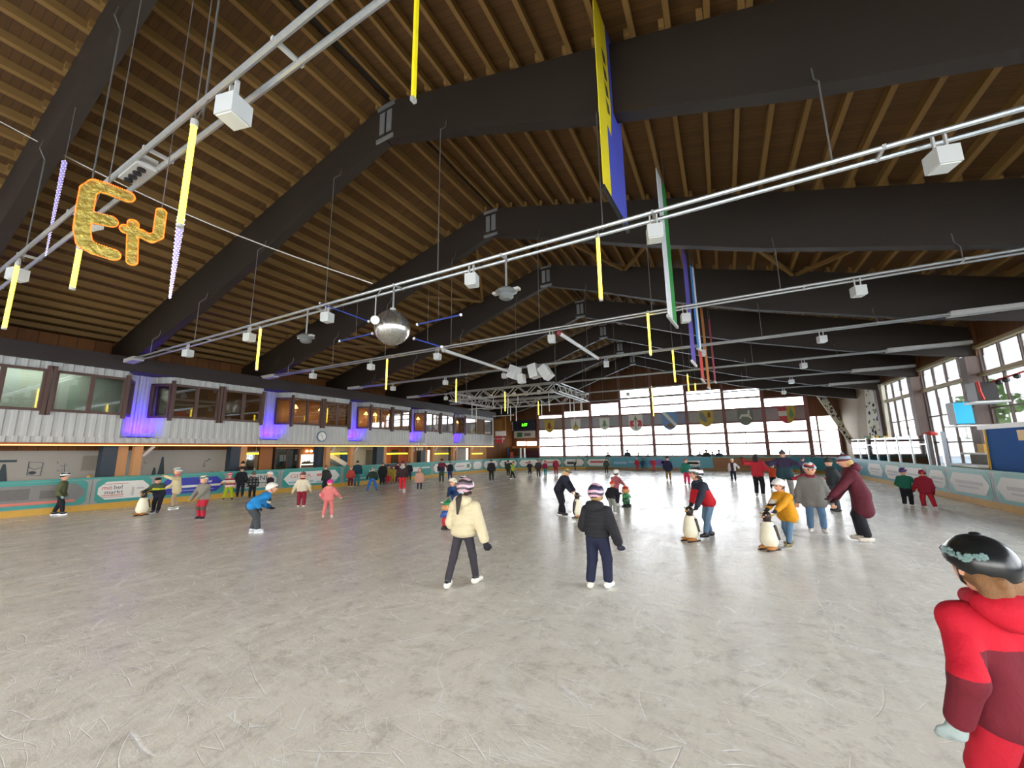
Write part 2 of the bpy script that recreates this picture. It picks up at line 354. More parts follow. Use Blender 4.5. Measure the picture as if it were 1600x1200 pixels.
# ---------------------------------------------------------------- far gable wall
WF = empty('wall_far', (RIDGE, YFAR, 0), 'glazed far gable wall with timber posts under brown cladding', kind='structure')
POSTX = [-18.6, -15.5, -12.4, -9.22, -6.05, -2.88, 0.28, 3.38, 6.48]
TOPS = [5.75, 6.05, 6.7, 7.95, 7.95, 7.3, 7.15, 6.15]
POSTM = wood('reddish_window_post', '#8a5c52', '#a87870', (8, 8, 0.7), 1.5, 0.6)
BANDM = mat('grey_spandrel_panel', '#a5a1a3', 0.6, 0, 0.08, 2)
def zr(x): return ztop(abs(x-RIDGE))
for i, (xa, xb) in enumerate(zip(POSTX, POSTX[1:])):
    wn += 1; t = TOPS[i]
    e = empty('window_%d' % wn, ((xa+xb)/2, YFAR, 1.1), 'bright glazed bay of the far gable wall between timber posts', kind='structure')
    zs = [1.1, 2.2, 3.15, 4.1, 5.3]
    if t-5.3 > 1.5: zs += [6.1, 7.0] if t > 7.5 else [6.3]
    zs += [t]
    mb = MB()
    for z in zs: mb.box((xa+0.07, YFAR-0.05, z-0.08), (xb-0.07, YFAR+0.03, z+0.08))
    mb.build('transom', POSTM, e)
    MB().box(((xa+xb)/2-0.03, YFAR-0.02, 1.1), ((xa+xb)/2+0.03, YFAR+0.015, 4.1)).build('glazing_bar', STEEL, e)
    for z0, z1 in zip(zs, zs[1:]):
        if z0 == 4.1: MB().box((xa+0.07, YFAR-0.01, z0+0.045), (xb-0.07, YFAR+0.05, z1-0.045)).build('spandrel_panel', BANDM, e)
        else: MB().box((xa+0.07, YFAR, z0+0.045), (xb-0.07, YFAR+0.012, z1-0.045)).build('pane', GLASS, e)
    MB().prism([(xa, YFAR, t+0.045), (xb, YFAR, t+0.045), (xb, YFAR, zr(xb)+0.17)]+([(RIDGE, YFAR, zr(RIDGE)+0.17)] if xa < RIDGE < xb else [])+[(xa, YFAR, zr(xa)+0.17)], (0, 0.1, 0)).build('gable_cladding', CLAD, WF)
for x in POSTX:
    MB().box((x-0.14, YFAR-0.2, 0), (x+0.14, YFAR+0.06, zr(x)+0.1)).build('wall_post', POSTM, WF)
MB().box((POSTX[0], YFAR, 0), (POSTX[-1], YFAR+0.1, 1.06)).build('parapet', mat('grey_render', '#a9a59e', 0.8), WF)
# solid left end of the far wall and the short right end
MB().prism([(XL-3, YFAR, 0), (POSTX[0], YFAR, 0), (POSTX[0], YFAR, zr(POSTX[0])+0.17), (XL, YFAR, zr(XL)+0.17), (XL-3, YFAR, zr(XL)-0.6)], (0, 0.1, 0)).build('gable_end_cladding', CLAD, WF)
MB().prism([(6.56, YFAR, 4.4), (XR+0.3, YFAR, 4.4), (XR+0.3, YFAR, 6.4), (6.56, YFAR, zr(6.56)+0.17)], (0, 0.1, 0)).build('gable_end_cladding', CLAD, WF)
wn += 1
e = empty('window_%d' % wn, (7.5, YFAR, 1.1), 'narrow glazed end bay of the far wall beside the climbing slab', kind='structure')
mb = MB()
for x in (6.56, 7.1, 8.45): mb.box((x-0.06, YFAR-0.1, 0), (x+0.06, YFAR+0.05, 4.4))
for z in (1.1, 2.2, 3.15, 4.36): mb.box((6.56, YFAR-0.05, z-0.045), (8.45, YFAR+0.03, z+0.045))
mb.build('frame', POSTM, e)
for xa, xb in ((6.62, 7.04), (7.16, 8.39)):
    for z0, z1 in ((1.15, 2.15), (2.25, 3.1), (3.2, 4.31)): MB().box((xa, YFAR, z0), (xb, YFAR+0.012, z1)).build('pane', GLASS, e)
MB().box((6.5, YFAR, 0), (8.5, YFAR+0.1, 1.06)).build('parapet', mat('grey_render', '#a9a59e', 0.8), e)
MB().box((8.5, YFAR, 0), (XR+0.3, YFAR+0.1, 4.4)).build('gable_end_cladding', CLAD, WF)
MB().box((XR+0.02, 31.37, 0), (XR+0.14, YFAR, 6.6)).build('wall_right_end', mat('beige_wall_paint', '#b09c7e', 0.75, 0, 0.05, 1.5), label='plain beige wall section behind the climbing walls', kind='structure')
# near end behind the viewer: the same kind of glazed gable, here as open posts and rails
WN = empty('wall_near', (RIDGE, YNEAR, 0), 'open timber posts and gable cladding of the near end', kind='structure')
for x in POSTX+[-21.5, 8.5]:
    MB().box((x-0.08, YNEAR-0.1, 0), (x+0.08, YNEAR+0.1, zr(x)+0.1)).build('wall_post', POSTM, WN)
MB().prism([(XL, YNEAR, 4.7), (XR, YNEAR, 4.7), (XR, YNEAR, zr(XR)+.17), (RIDGE, YNEAR, zr(RIDGE)+.17), (XL, YNEAR, zr(XL)+.17)], (0, 0.1, 0)).build('gable_cladding', CLAD, WN)  # unseen cladding, its lower edge shaped to hold back daylight on the near ice
MB().box((XL, YNEAR, 0), (XR, YNEAR+0.1, 0.9)).build('parapet', mat('grey_render', '#a9a59e', 0.8), WN)
# ---------------------------------------------------------------- left side: gallery over the walkway
XG = -19.7; XN = -20.45; XB = -22.4
SIDING = mat('grey_corrugated_siding', '#b4b5b2', 0.45, 0.0, 0.06, 2)
WLF = empty('wall_left', (XL, 16, 0), 'timber left wall behind the gallery', kind='structure')
MB().box((XL-0.1, YNEAR, 0), (XL, YFAR, ztop(HALF)+0.17)).build('cladding', wood('orange_timber_cladding', '#7a4516', '#9c6024', (8, 8, 0.7), 1.5, 0.7, board=0.5, axis='Y'), WLF)
GY0, GY1 = -3.0, 32.9
NICHES = [(0.75, 2.1), (5.95, 7.35), (10.95, 12.45), (16.05, 17.65), (21.3, 22.9), (26.5, 28.1)]
GAL = empty('wall_gallery', (XG, 15, 2.2), 'grey corrugated gallery storey with brown windows above the walkway', kind='structure')
def corr(x, ya, yb, z0, z1, dirn=None, pitch=0.25, dep=0.045):
    """trapezoidal sheet from (x,ya) to dirn end"""
    a = V((x, ya, 0)); b = V(dirn) if dirn is not None else V((x, yb, 0)); L = (b-a).length; t = (b-a)/L; nrm = V((t.y, -t.x, 0))
    n = max(1, round(L/pitch)); p = []
    for i in range(n):
        s0 = L*i/n; q = L/n
        p += [(s0, 0), (s0+q*0.38, 0), (s0+q*0.5, -dep), (s0+q*0.88, -dep)]
    p.append((L, 0)); vs = []; fs = []
    for s_, o in p:
        c = a+t*s_+nrm*o; vs += [(c.x, c.y, z0), (c.x, c.y, z1)]
    for i in range(len(p)-1): fs.append((2*i, 2*i+2, 2*i+3, 2*i+1))
    return vs, fs
def siding(parts, name='corrugated_siding'):
    mb = MB()
    for args in parts: mb._add(*corr(*args))
    return mb.build(name, SIDING, GAL)
ZW0, ZW1, ZF = 3.32, 4.72, 5.0
siding([(XG, GY0, GY1, 2.25, 2.5)], 'lower_siding_band')
starts = [GY0]+[b for a, b in NICHES]; ends = [a for a, b in NICHES]+[GY1]
for (a, b) in zip(starts, ends):
    siding([(XG, a, b, 2.5, ZW0)], 'lower_siding'); siding([(XG, a, b, ZW1, ZF)], 'upper_siding')
SP = 0.38
for a, b in NICHES:
    siding([(XN, a+SP, b-SP, 2.5, ZF)], 'niche_siding')
    siding([(XG, a, None, 2.5, ZW0, (XN, a+SP, 0)), (XG, a, None, ZW1, ZF, (XN, a+SP, 0))], 'niche_side_siding')
    siding([(XN, b-SP, None, 2.5, ZW0, (XG, b, 0)), (XN, b-SP, None, ZW1, ZF, (XG, b, 0))], 'niche_side_siding')
    MB().prism([(XG, a, 2.48), (XG, b, 2.48), (XN, b-SP, 2.48), (XN, a+SP, 2.48)], (0, 0, 0.02)).build('niche_floor', SIDING, GAL)
MB().box((XL, GY0, 2.22), (XG+0.02, GY1, 2.3)).build('gallery_soffit', wood('orange_soffit_boards', '#7a4a24', '#9a6332', (8, 0.7, 8), 1.4, 0.6), GAL)
MB().box((XL, GY0, 5.0), (XG+0.25, GY1, 5.06)).build('gallery_roof', DARKBR, GAL)
MB().box((XG+0.1, GY0, 4.98), (XG+0.3, GY1, 5.5)).build('fascia_board', DARKBR, GAL)
MB().box((XL, GY1-0.1, 2.3), (XG, GY1, 5.0)).build('gallery_end_wall', SIDING, GAL)
MB().box((XL, GY0, 2.3), (XG, GY0+0.1, 5.0)).build('gallery_end_wall', SIDING, GAL)
MB().box((XL+0.02, GY0, 2.3), (XL+0.1, GY1, 5.0)).build('room_back_wall', wood('room_back_boards', '#8a5a30', '#a8733f', (8, 8, 0.7), 1.5, 0.6), GAL)
led = MB().box((XG+0.02, GY0, 2.2), (XG+0.05, GY1, 2.225)); led.build('led_strip', glow('orange_led', '#ffa45c', 4), GAL)
# gallery windows
MB().box((XN-0.25, GY0+0.1, 2.32), (XN-0.2, 6.2, 4.98)).build('reflection_backing', mat('pale_reflection_tone', '#c3c8bc', 0.6, 0, 0.1, 1.5), GAL)  # added pale sheet behind the panes, standing in for reflections of the hall
PANEG = glass('gallery_glass', (0.8, 0.84, 0.82), 0.5, 0.03)
def gwin(pa, pb, npane, lab):
    global wn
    wn += 1; a, b = V((*pa, 0)), V((*pb, 0)); t = (b-a).normalized(); L = (b-a).length; nrm = V((t.y, -t.x, 0))
    c = (a+b)/2; e = empty('window_%d' % wn, (c.x, c.y, ZW0), lab, kind='structure')
    F = 0.085
    def pc(s0, s1, z0, z1, o0, o1, nm, mt):
        mb = MB(); cc = a+t*((s0+s1)/2)+nrm*((o0+o1)/2); cc.z = (z0+z1)/2
        mb.obox(cc, t*(s1-s0)/2, nrm*(o1-o0)/2, (0, 0, (z1-z0)/2)); mb.build(nm, mt, e)
    mb = MB()
    for s0, s1, z0, z1 in ((0, L, ZW0, ZW0+F), (0, L, ZW1-F, ZW1), (0, F, ZW0+F, ZW1-F), (L-F, L, ZW0+F, ZW1-F)):
        cc = a+t*((s0+s1)/2)+nrm*0.02; cc.z = (z0+z1)/2; mb.obox(cc, t*(s1-s0)/2, nrm*0.06, (0, 0, (z1-z0)/2))
    mb.build('frame', FRAMEW, e)
    for k in range(1, npane):
        s_ = L*k/npane; pc(s_-0.06, s_+0.06, ZW0+F, ZW1-F, -0.03, 0.06, 'mullion', FRAMEW)
    for k in range(npane):
        s0 = L*k/npane+(F if k == 0 else 0.06); s1 = L*(k+1)/npane-(F if k == npane-1 else 0.06)
        pc(s0, s1, ZW0+F, ZW1-F, -0.006, 0.006, 'pane', PANEG)
LABW = 'brown framed two pane window of the grey gallery'
for i, (a, b) in enumerate(zip(starts, ends)):
    if i == 0: segs = [(GY0+0.2, a+1.9, 1), (a+2.0, b, 1)]; mid = None
    if i < len(starts)-1:
        mid = (a+b)/2
        gwin((XG, a+0.02), (XG, mid-0.09), 2, LABW); gwin((XG, mid+0.09), (XG, b-0.02), 2, LABW)
        for yy in (mid-0.06, mid+0.06):
            MB().box((XG-0.02, yy-0.045, ZW0-0.12), (XG+0.14, yy+0.045, ZW1+0.12)).build('window_post', FRAMEW, GAL)
    else:
        gwin((XG, a+0.02), (XG, a+1.75), 1, 'brown framed square window near the gallery end'); gwin((XG, b-1.75), (XG, b-0.3), 1, 'brown framed last window at the gallery end')
for a, b in NICHES:
    gwin((XG, a), (XN, a+SP), 1, 'narrow slanting side window beside a blue lit gallery niche')
    gwin((XN, b-SP), (XG, b), 1, 'slanting side window facing the rink end beside a blue lit niche')
    for yy in (a, b): MB().box((XG-0.02, yy-0.05, ZW0-0.12), (XG+0.12, yy+0.05, ZW1+0.12)).build('window_post', FRAMEW, GAL)
# blue uplights in the niches
for a, b in NICHES:
    y = (a+b)/2
    e = empty('niche_uplight', (XN+0.35, y, 2.5), 'small blue floodlight in a gallery niche washing the siding', 'floodlight', 'blue niche floodlights')
    MB().box((XN+0.28, y-0.34, 2.5), (XN+0.4, y+0.34, 2.56)).build('housing', BLACK, e)
    MB().box((XN+0.29, y-0.33, 2.56), (XN+0.39, y+0.33, 2.565)).build('lens', glow('blue_lens', '#3a10ff', 8), e)
    ld = bpy.data.lights.new('blue_flood', 'AREA'); ld.energy = 24; ld.spread = math.radians(125); ld.color = (0.05, 0.0, 1.0); ld.shape = 'RECTANGLE'; ld.size = 0.08; ld.size_y = 0.62
    lo = bpy.data.objects.new('blue_flood', ld); COL.objects.link(lo); lo.parent = e; lo.location = (0.0, 0, 0.08); lo.rotation_euler = (0, math.radians(180-22), 0)
# warm lamps inside the gallery room
for y in (13.6, 15.2, 18.6, 19.4, 20.7, 23.8, 25.2, 29):
    e = empty('pendant_lamp', (-21.2, y, 4.3), 'small warm pendant lamp inside the gallery restaurant', 'lamp', 'gallery pendants')
    MB().lathe([(0.02, 0.25), (0.05, 0.22), (0.14, 0.06), (0.15, 0.05)], (-21.2, y, 4.3), 12).build('shade', glow('warm_shade', '#ffc46a', 4), e)
    MB().tube((-21.2, y, 4.55), (-21.2, y, 5.0), 0.008).build('cord', BLACK, e)
    pl_ = bpy.data.lights.new('pendant_light', 'POINT'); pl_.energy = 14; pl_.color = (1, 0.62, 0.3); pl_.shadow_soft_size = 0.1; po = bpy.data.objects.new('pendant_light', pl_); COL.objects.link(po); po.parent = e; po.location = (0, 0, -0.1)

e = empty('window_fill_light', (-20.2, 1.6, 4.93), 'added long fill light inside the gallery room over the near windows', 'lamp')  # added lamp that lightens the near gallery windows from inside
MB().box((-20.3, -1.5, 4.95), (-20.1, 4.9, 4.985)).build('housing', GREYP, e); MB().box((-20.28, -1.45, 4.94), (-20.12, 4.85, 4.95)).build('diffuser', glow('window_fill_diffuser', '#eef2e6', 2.0), e)
ld = bpy.data.lights.new('window_fill_panel', 'AREA'); ld.shape = 'RECTANGLE'; ld.size = 0.15; ld.size_y = 6.2; ld.energy = 45; ld.color = (0.93, 1, 0.9); lo = bpy.data.objects.new('window_fill_panel', ld); COL.objects.link(lo); lo.parent = e; lo.location = (0, 0.1, 0.0)
# ================================================================ rink boards
TEAL = mat('teal_board', '#2f8f86', 0.4, 0, 0.08, 2); BGREY = mat('scuffed_grey_board', '#8b908c', 0.45, 0, 0.14, 3)
TEALB = mat('blue_teal_board', '#3a8ea0', 0.4, 0, 0.08, 2); YKICK = mat('yellow_kick_plate', '#c79a35', 0.5, 0, 0.15, 5)
ADW = mat('white_banner', '#dcdad5', 0.5, 0, 0.05); ADB = mat('blue_banner', '#2b2f9c', 0.5, 0, 0.08); ADG = mat('grey_banner', '#7a7876', 0.5, 0, 0.12, 4)
ADL = mat('pale_grey_banner', '#b9bab5', 0.5, 0, 0.06); PINK = mat('salmon_print', '#cf7563', 0.5); REDP = mat('red_print', '#b5343a', 0.5)
BLKP = mat('black_print', '#2e2c2c', 0.5); GRNP = mat('green_print', '#3f7d4a', 0.5); ORGB = mat('brown_orange_board', '#8a5a2e', 0.5, 0, 0.15, 3); BLUP = mat('light_blue_print', '#8fb4cf', 0.5)
BH = 1.1
def board(p0, p1, label, ad=None, base=None, marks=(), kick=None, over=None, cham=0.22):
    """one rink board from p0 to p1 (ice on the right hand going p0->p1 is +n)"""
    a, b = V((*p0, 0)), V((*p1, 0)); t = (b-a).normalized(); L = (b-a).length; n = V((t.y, -t.x, 0)); c = (a+b)/2
    e = empty('rink_board', c, label, 'barrier', 'boards around the ice')
    def ob(nm, mt, s0, s1, z0, z1, o0, o1):
        q = a+t*((s0+s1)/2)+n*((o0+o1)/2); q.z = (z0+z1)/2
        return MB().obox(q, t*(s1-s0)/2, n*abs(o1-o0)/2, (0, 0, (z1-z0)/2)).build(nm, mt, e)
    ob('board_panel', base or BGREY, 0.005, L-0.005, 0.2, BH-0.06, -0.08, 0.0)
    ob('kick_plate', kick or YKICK, 0.0, L, 0.0, 0.2, -0.08, 0.012)
    ob('top_rail', TEAL if base is None else (TEALB if base is TEALB else TEAL), 0, L, BH-0.06, BH, -0.1, 0.02)
    ob('backing_post', GREYP, 0.0, 0.06, 0.0, BH-0.06, -0.14, -0.08)
    def octo(nm, mt, s0, s1, z0, z1, o, ch):
        pts = [(s0+ch, z0), (s1-ch, z0), (s1, z0+ch), (s1, z1-ch), (s1-ch, z1), (s0+ch, z1), (s0, z1-ch), (s0, z0+ch)]
        MB().prism([a+t*x+n*o+V((0, 0, z)) for x, z in pts], n*0.006).build(nm, mt, e)
    if base is None and L > 1.0: octo('board_print', TEAL, 0.1, L-0.1, 0.22, BH-0.07, 0.0, 0.1)
    if ad is not None: octo('banner', ad, 0.16, L-0.16, 0.32, 0.93, 0.007, min(cham, L*0.12))
    for m_ in marks:
        if m_[0] == 'bar': _, mt, s0, s1, z0, z1 = m_; ob('print_stripe', mt, s0*L, s1*L, z0, z1, 0.014, 0.017)
        else:
            _, mt, s, cx, z, sz = m_; text('lettering', s, a+t*(cx*L)+n*0.0165+V((0, 0, z)), t, (0, 0, 1), sz, mt, e, 0.002)
    return e
def bars(mt, rows): return [('bar', mt, *r) for r in rows]
lx = BX0
board((bxl(-1.4), -1.4), (bxl(1.8), 1.8), 'rink board with plain grey banner beside the mural wall', ADG)
board((bxl(1.8), 1.8), (bxl(5.35), 5.35), 'rink board with dark grey banner crossed by salmon stripes', ADG, marks=bars(PINK, [(0.05, 0.38, 0.62, 0.8), (0.1, 0.9, 0.34, 0.42)])+bars(mat('dim_grey_print', '#635f5c', 0.5, 0, 0.2, 9), [(0.42, 0.62, 0.5, 0.84), (0.68, 0.82, 0.5, 0.75)]))
board((bxl(5.35), 5.35), (bxl(7.0), 7.0), 'rink board with white furniture market banner in red and black', ADW, marks=bars(REDP, [(0.16, 0.55, 0.84, 0.855), (0.16, 0.5, 0.385, 0.4)])+bars(PINK, [(0.16, 0.5, 0.44, 0.47)])+[('t', REDP, 'mö', 0.23, 0.72, 0.2), ('t', BLKP, 'bel', 0.4, 0.72, 0.2), ('t', BLKP, 'markt', 0.34, 0.56, 0.2)]+bars(ADL, [(0.62, 0.66, 0.4, 0.7), (0.7, 0.82, 0.62, 0.68), (0.76, 0.86, 0.45, 0.55)]))
board((bxl(7.0), 7.0), (bxl(9.35), 9.35), 'rink board with deep blue banner and slanting white lettering', ADB, marks=bars(ADW, [(0.09, 0.9, 0.545, 0.63)])+bars(BLUP, [(0.3, 0.8, 0.42, 0.45)])+[('t', ADW, 'H', 0.24, 0.76, 0.26), ('t', ADW, 'scaw', 0.68, 0.75, 0.22)])
board((bxl(9.35), 9.35), (bxl(11.5), 11.5), 'rink board with pale grey banner lettered in black capitals', ADL, marks=[('t', BLKP, 'SORLING', 0.5, 0.74, (0.32, 0.3))]+bars(BLKP, [(0.2, 0.45, 0.5, 0.53), (0.5, 0.85, 0.52, 0.55), (0.22, 0.45, 0.4, 0.425)]))
board((bxl(11.5), 11.5), (bxl(14.9), 14.9), 'rink board with white arrow shaped banner and red lettering', ADW, marks=[('t', PINK, 'GITSA', 0.3, 0.72, (0.4, 0.26))]+bars(PINK, [(0.55, 0.8, 0.66, 0.78)])+bars(BLUP, [(0.12, 0.5, 0.4, 0.48), (0.55, 0.9, 0.36, 0.42)]), cham=0.3)
board((bxl(14.9), 14.9), (bxl(17.75), 17.75), 'rink board in teal with large white capitals', None, marks=[('t', ADW, 'E', 0.18, 0.66, (0.6, 0.42)), ('t', ADW, 'KE', 0.75, 0.66, (0.55, 0.42))]+bars(ADW, [(0.1, 0.9, 0.36, 0.39)]))
board((bxl(19.9), 19.9), (bxl(22.5), 22.5), 'teal rink board with a slanting white print by the gate', None, marks=bars(ADW, [(0.1, 0.5, 0.5, 0.8), (0.55, 0.9, 0.68, 0.78)]))
board((bxl(22.5), 22.5), (bxl(25.0), 25.0), 'rink board with white banner and red print past the gate', ADW, marks=bars(REDP, [(0.2, 0.45, 0.62, 0.75)])+bars(ADL, [(0.2, 0.6, 0.42, 0.47)]))
board((bxl(25.0), 25.0), (bxl(27.6), 27.6), 'rink board with white banner and green red print', ADW, marks=bars(REDP, [(0.15, 0.55, 0.62, 0.68)])+bars(GRNP, [(0.7, 0.85, 0.5, 0.8)]))
# gate: low dark door between two boards
e = empty('rink_gate', (lx, 18.8, 0), 'dark wooden gate in the rink boards behind the waiting skaters', 'gate')
MB().box((lx-0.08, 17.77, 0.02), (lx-0.02, 18.8, 1.08)).build('gate_leaf', mat('dark_gate', '#33302e', 0.5), e)
MB().box((lx-0.08, 18.82, 0.02), (lx-0.02, 19.88, 1.08)).build('gate_leaf', mat('dark_gate', '#33302e', 0.5), e)
MB().box((lx-0.1, 17.75, 1.08), (lx, 19.9, 1.12)).build('gate_rail', TEAL, e)
# rounded corner, far side and right side follow the outline of the ice
def arc(cx, cy, r, a0, a1, n): return [(cx+r*math.cos(math.radians(a0+(a1-a0)*i/n)), cy+r*math.sin(math.radians(a0+(a1-a0)*i/n))) for i in range(n+1)]
rl, rr = RADII[2], RADII[1]
pl = [(lx, 27.6), (lx, BYF-rl)]+arc(lx+rl, BYF-rl, rl, 180, 90, 5)[1:]
labs = ['straight white bannered board leading into the left rink corner', 'curved white bannered board at the start of the left rink corner', 'second curved board of the left rink corner with grey print', 'middle curved board of the left rink corner', 'fourth curved board of the left rink corner with red print', 'last curved board of the left corner before the far side']
for i in range(len(pl)-1):
    mk = [(), bars(BLUP, [(0.25, 0.75, 0.5, 0.75)]), bars(BLKP, [(0.3, 0.4, 0.45, 0.8), (0.5, 0.7, 0.5, 0.7)]), bars(REDP, [(0.35, 0.6, 0.6, 0.7)]), bars(PINK, [(0.2, 0.6, 0.6, 0.72)]), bars(BLKP, [(0.2, 0.5, 0.45, 0.7)])][i]
    board(pl[i], pl[i+1], labs[i], ADW, marks=mk)
fx = [lx+rl, -9.2, -6.4, -3.6, -0.9, BX1-rr]
fl_ = ['far rink board with red lettering on a white banner', 'blue teal far rink board with a pale print', 'far rink board with a violet print in the middle', 'far rink board with a white rectangular plate', 'brown and orange far rink board']
fm = [bars(REDP, [(0.2, 0.7, 0.6, 0.75)]), bars(BLUP, [(0.1, 0.5, 0.5, 0.7), (0.55, 0.85, 0.6, 0.75)]), bars(mat('violet_print', '#6b5aa0', 0.5), [(0.2, 0.75, 0.4, 0.85)])+bars(REDP, [(0.55, 0.65, 0.55, 0.75)]), bars(ADW, [(0.2, 0.65, 0.4, 0.8)])+bars(BLKP, [(0.26, 0.6, 0.52, 0.66)]), ()]
for i in range(5):
    board((fx[i], BYF), (fx[i+1], BYF), fl_[i], ADW if i == 0 else None, base=None if i == 0 else (ORGB if i == 4 else TEALB), marks=fm[i], kick=mat('brown_kick_plate', '#8d6b3c', 0.5, 0, 0.15))
pr = arc(BX1-rr, BYF-rr, rr, 90, 0, 4)
rlabs = ['brown curved board opening the right rink corner', 'blue teal curved board with white lines in the right corner', 'third curved board of the right rink corner', 'last curved board of the right rink corner']
for i in range(4): board(pr[i], pr[i+1], rlabs[i], None, base=ORGB if i == 0 else TEALB, marks=bars(ADW, [(0.2, 0.8, 0.5, 0.58), (0.2, 0.8, 0.7, 0.76)]) if i == 1 else ())
ry = [BYF-rr, 28.2, 25.6, 23.3, 20.9, 19.4, 16.75, 13.6, 10.5]
rlb = ['blue grey right rink board next to the corner', 'right rink board with a small white plate and green print', 'right rink board with a pale banner behind the leaning coat', 'right rink board with pale banner beside the two holding children', 'narrow right rink board with pale banner before the steel post', 'right rink board with large worn white banner under the terrace ledge', 'right rink board with worn white banner below the blue cabin', 'right rink board with white banner past the cabin']
for i in range(8): board((BX1, ry[i]), (BX1, ry[i+1]), rlb[i], ADW if i not in (0,) else None, base=TEALB if i < 2 else None, marks=bars(ADL, [(0.2, 0.8, 0.6, 0.7), (0.25, 0.7, 0.48, 0.54)]), cham=0.3)
# protective glass on the right boards
PLEX = glass('rink_plexiglass', (0.9, 0.93, 0.93), 0.35, 0.03)
gy = [20.6+1.42*i for i in range(8)]
for i in range(7):
    e = empty('glass_screen', (BX1+0.04, (gy[i]+gy[i+1])/2, BH), 'clear protective glass screen in steel posts on the right boards', 'screen', 'glass screens on the right boards')
    MB().box((BX1+0.03, gy[i]+0.04, BH), (BX1+0.045, gy[i+1]-0.04, BH+1.1)).build('pane', PLEX, e)
    MB().box((BX1+0.01, gy[i]-0.03, BH), (BX1+0.07, gy[i]+0.03, BH+1.15)).build('post', STEEL, e)
    MB().box((BX1+0.02, gy[i], BH+0.75), (BX1+0.06, gy[i+1], BH+0.79)).build('rail', STEEL, e)
MB().box((BX1+0.0, 19.3, BH), (BX1+0.12, 19.45, BH+1.2)).build('steel_post', STEEL, label='thick grey steel post on the right boards', cat='post')
# ---------------------------------------------------------------- walkway under the gallery
BLUEP = mat('dark_blue_pillar_paint', '#22323f', 0.5, 0, 0.1); TAN = wood('tan_timber', '#b98350', '#d6a877', (8, 8, 0.8), 1.6, 0.6)
ORW = wood('orange_kiosk_timber', '#9a5d28', '#c07f3f', (8, 8, 0.8), 1.6, 0.5)
XW = XL+0.05
mw = MB().box((XW, GY0, 0), (XW+0.06, 10.7, 2.05)); MURAL = mw.build('wall_mural', mat('grey_mural_plaster', '#a8a49b', 0.8, 0, 0.06, 2), label='grey plastered walkway wall with small painted pictures', kind='structure')
def wy(px, py=720, X=None): return PX(px, py, XW+0.08 if X is None else X).y
def flat(name, pts, mt, label, cat, X=None):
    X = XW+0.062 if X is None else X
    MB().prism([(X, y, z) for y, z in pts], (0.012, 0, 0)).build(name, mt, label=label, cat=cat)
treem = mat('dark_teal_tree_paint', '#3d4a50', 0.8, 0, 0.2)
for px, hh, ww, lb in ((8, 1.6, 0.35, 'tall painted fir with a dark cap on the mural wall'), (243, 1.3, 0.22, 'small painted fir on the mural wall behind the penguin pusher'), (254, 1.75, 0.3, 'tall painted fir on the mural wall behind the white coat')):
    y = wy(px); flat('painted_tree', [(y-ww/2, 0.75), (y+ww/2, 0.75), (y+0.03, hh), (y-0.03, hh)], treem, lb, 'mural')
y = wy(9); flat('painted_bar', [(y-0.25, 1.66), (y+0.25, 1.66), (y+0.25, 1.74), (y-0.25, 1.74)], treem, 'short dark painted stroke over the tall painted fir', 'mural')
y0, y1 = wy(46), wy(67)
e = empty('wall_drawing', (XW+0.07, (y0+y1)/2, 1.15), 'small framed line drawing painted on the grey mural wall', 'drawing')
mb = MB()
for p, q in (((y0, 1.2), (y1, 1.15)), ((y1, 1.15), (y1+0.02, 1.62)), ((y1+0.02, 1.62), (y0, 1.66)), ((y0, 1.66), (y0, 1.2)), ((y0, 1.48), ((y0+y1)/2, 1.38)), (((y0+y1)/2, 1.38), (y1, 1.46))):
    mb.bar((XW+0.068, *p), (XW+0.068, *q), 0.012, 0.03, up=(1, 0, 0))
mb.build('outline', treem, e); MB().ball((XW+0.066, y0+0.12, 1.27), (0.006, 0.09, 0.06)).build('dot', treem, e)
for px, lb in ((97, 'small sketched face on the mural wall behind the olive jacket'), (219, 'small sketched figure on the mural wall right of the tan post'), (323, 'small grey sketch on the mural wall above the green helmet')):
    y = wy(px); e = empty('wall_sketch', (XW+0.07, y, 1.3), lb, 'drawing')
    mb = MB(); random.seed(px)
    for k in range(9):
        p = (y+random.uniform(-0.14, 0.14), 1.45+random.uniform(-0.2, 0.2)); mb.bar((XW+0.068, *p), (XW+0.068, p[0]+random.uniform(-.12, .12), p[1]+random.uniform(-.12, .12)), 0.01, 0.025, up=(1, 0, 0))
    mb.build('strokes', treem, e)
mbx = MB().box((XW+0.06, wy(129), 1.28), (XW+0.08, wy(152), 1.85)); mbx.build('notice_board', mat('pale_notice', '#8d887e', 0.7), label='blank pale notice board beside the dark blue pillar', cat='notice board')
for i, (px, w_) in enumerate(((156, 0.42), (357, 0.42), (494, 0.5), (586, 0.6), (655, 0.5), (704, 0.6))):
    y = wy(px, 720, -20.6)
    e = empty('pillar', (-20.6, y+w_/2, 0), 'dark blue painted pillar with a timber side carrying the gallery', 'pillar', 'gallery pillars')
    MB().box((-20.86, y, 0), (-20.46, y+w_, 2.22)).build('blue_shaft', BLUEP, e); MB().box((-20.84, y+w_, 0), (-20.48, y+w_+0.3, 2.22)).build('timber_side', TAN, e)
for px, lb in ((206, 'tan timber post with white brackets in front of the mural wall'), (507, 'tan timber post beside the white staircase opening'), (545, 'tan timber post between two lit openings'), (640, 'tan timber post right of the red lit opening'), (674, 'tan timber post beside the white poster'), (706, 'tan timber post near the gallery end'), (733, 'last tan timber post under the gallery')):
    y = wy(px, 720, -20.3)
    e = empty('timber_post', (-20.3, y+0.12, 0), lb, 'post')
    MB().box((-20.42, y, 0), (-20.18, y+0.26, 2.22)).build('shaft', TAN, e); MB().bar((-20.3, y+0.28, 1.8), (-20.3, y+0.62, 2.2), 0.1, 0.1).build('bracket', GREYP, e)
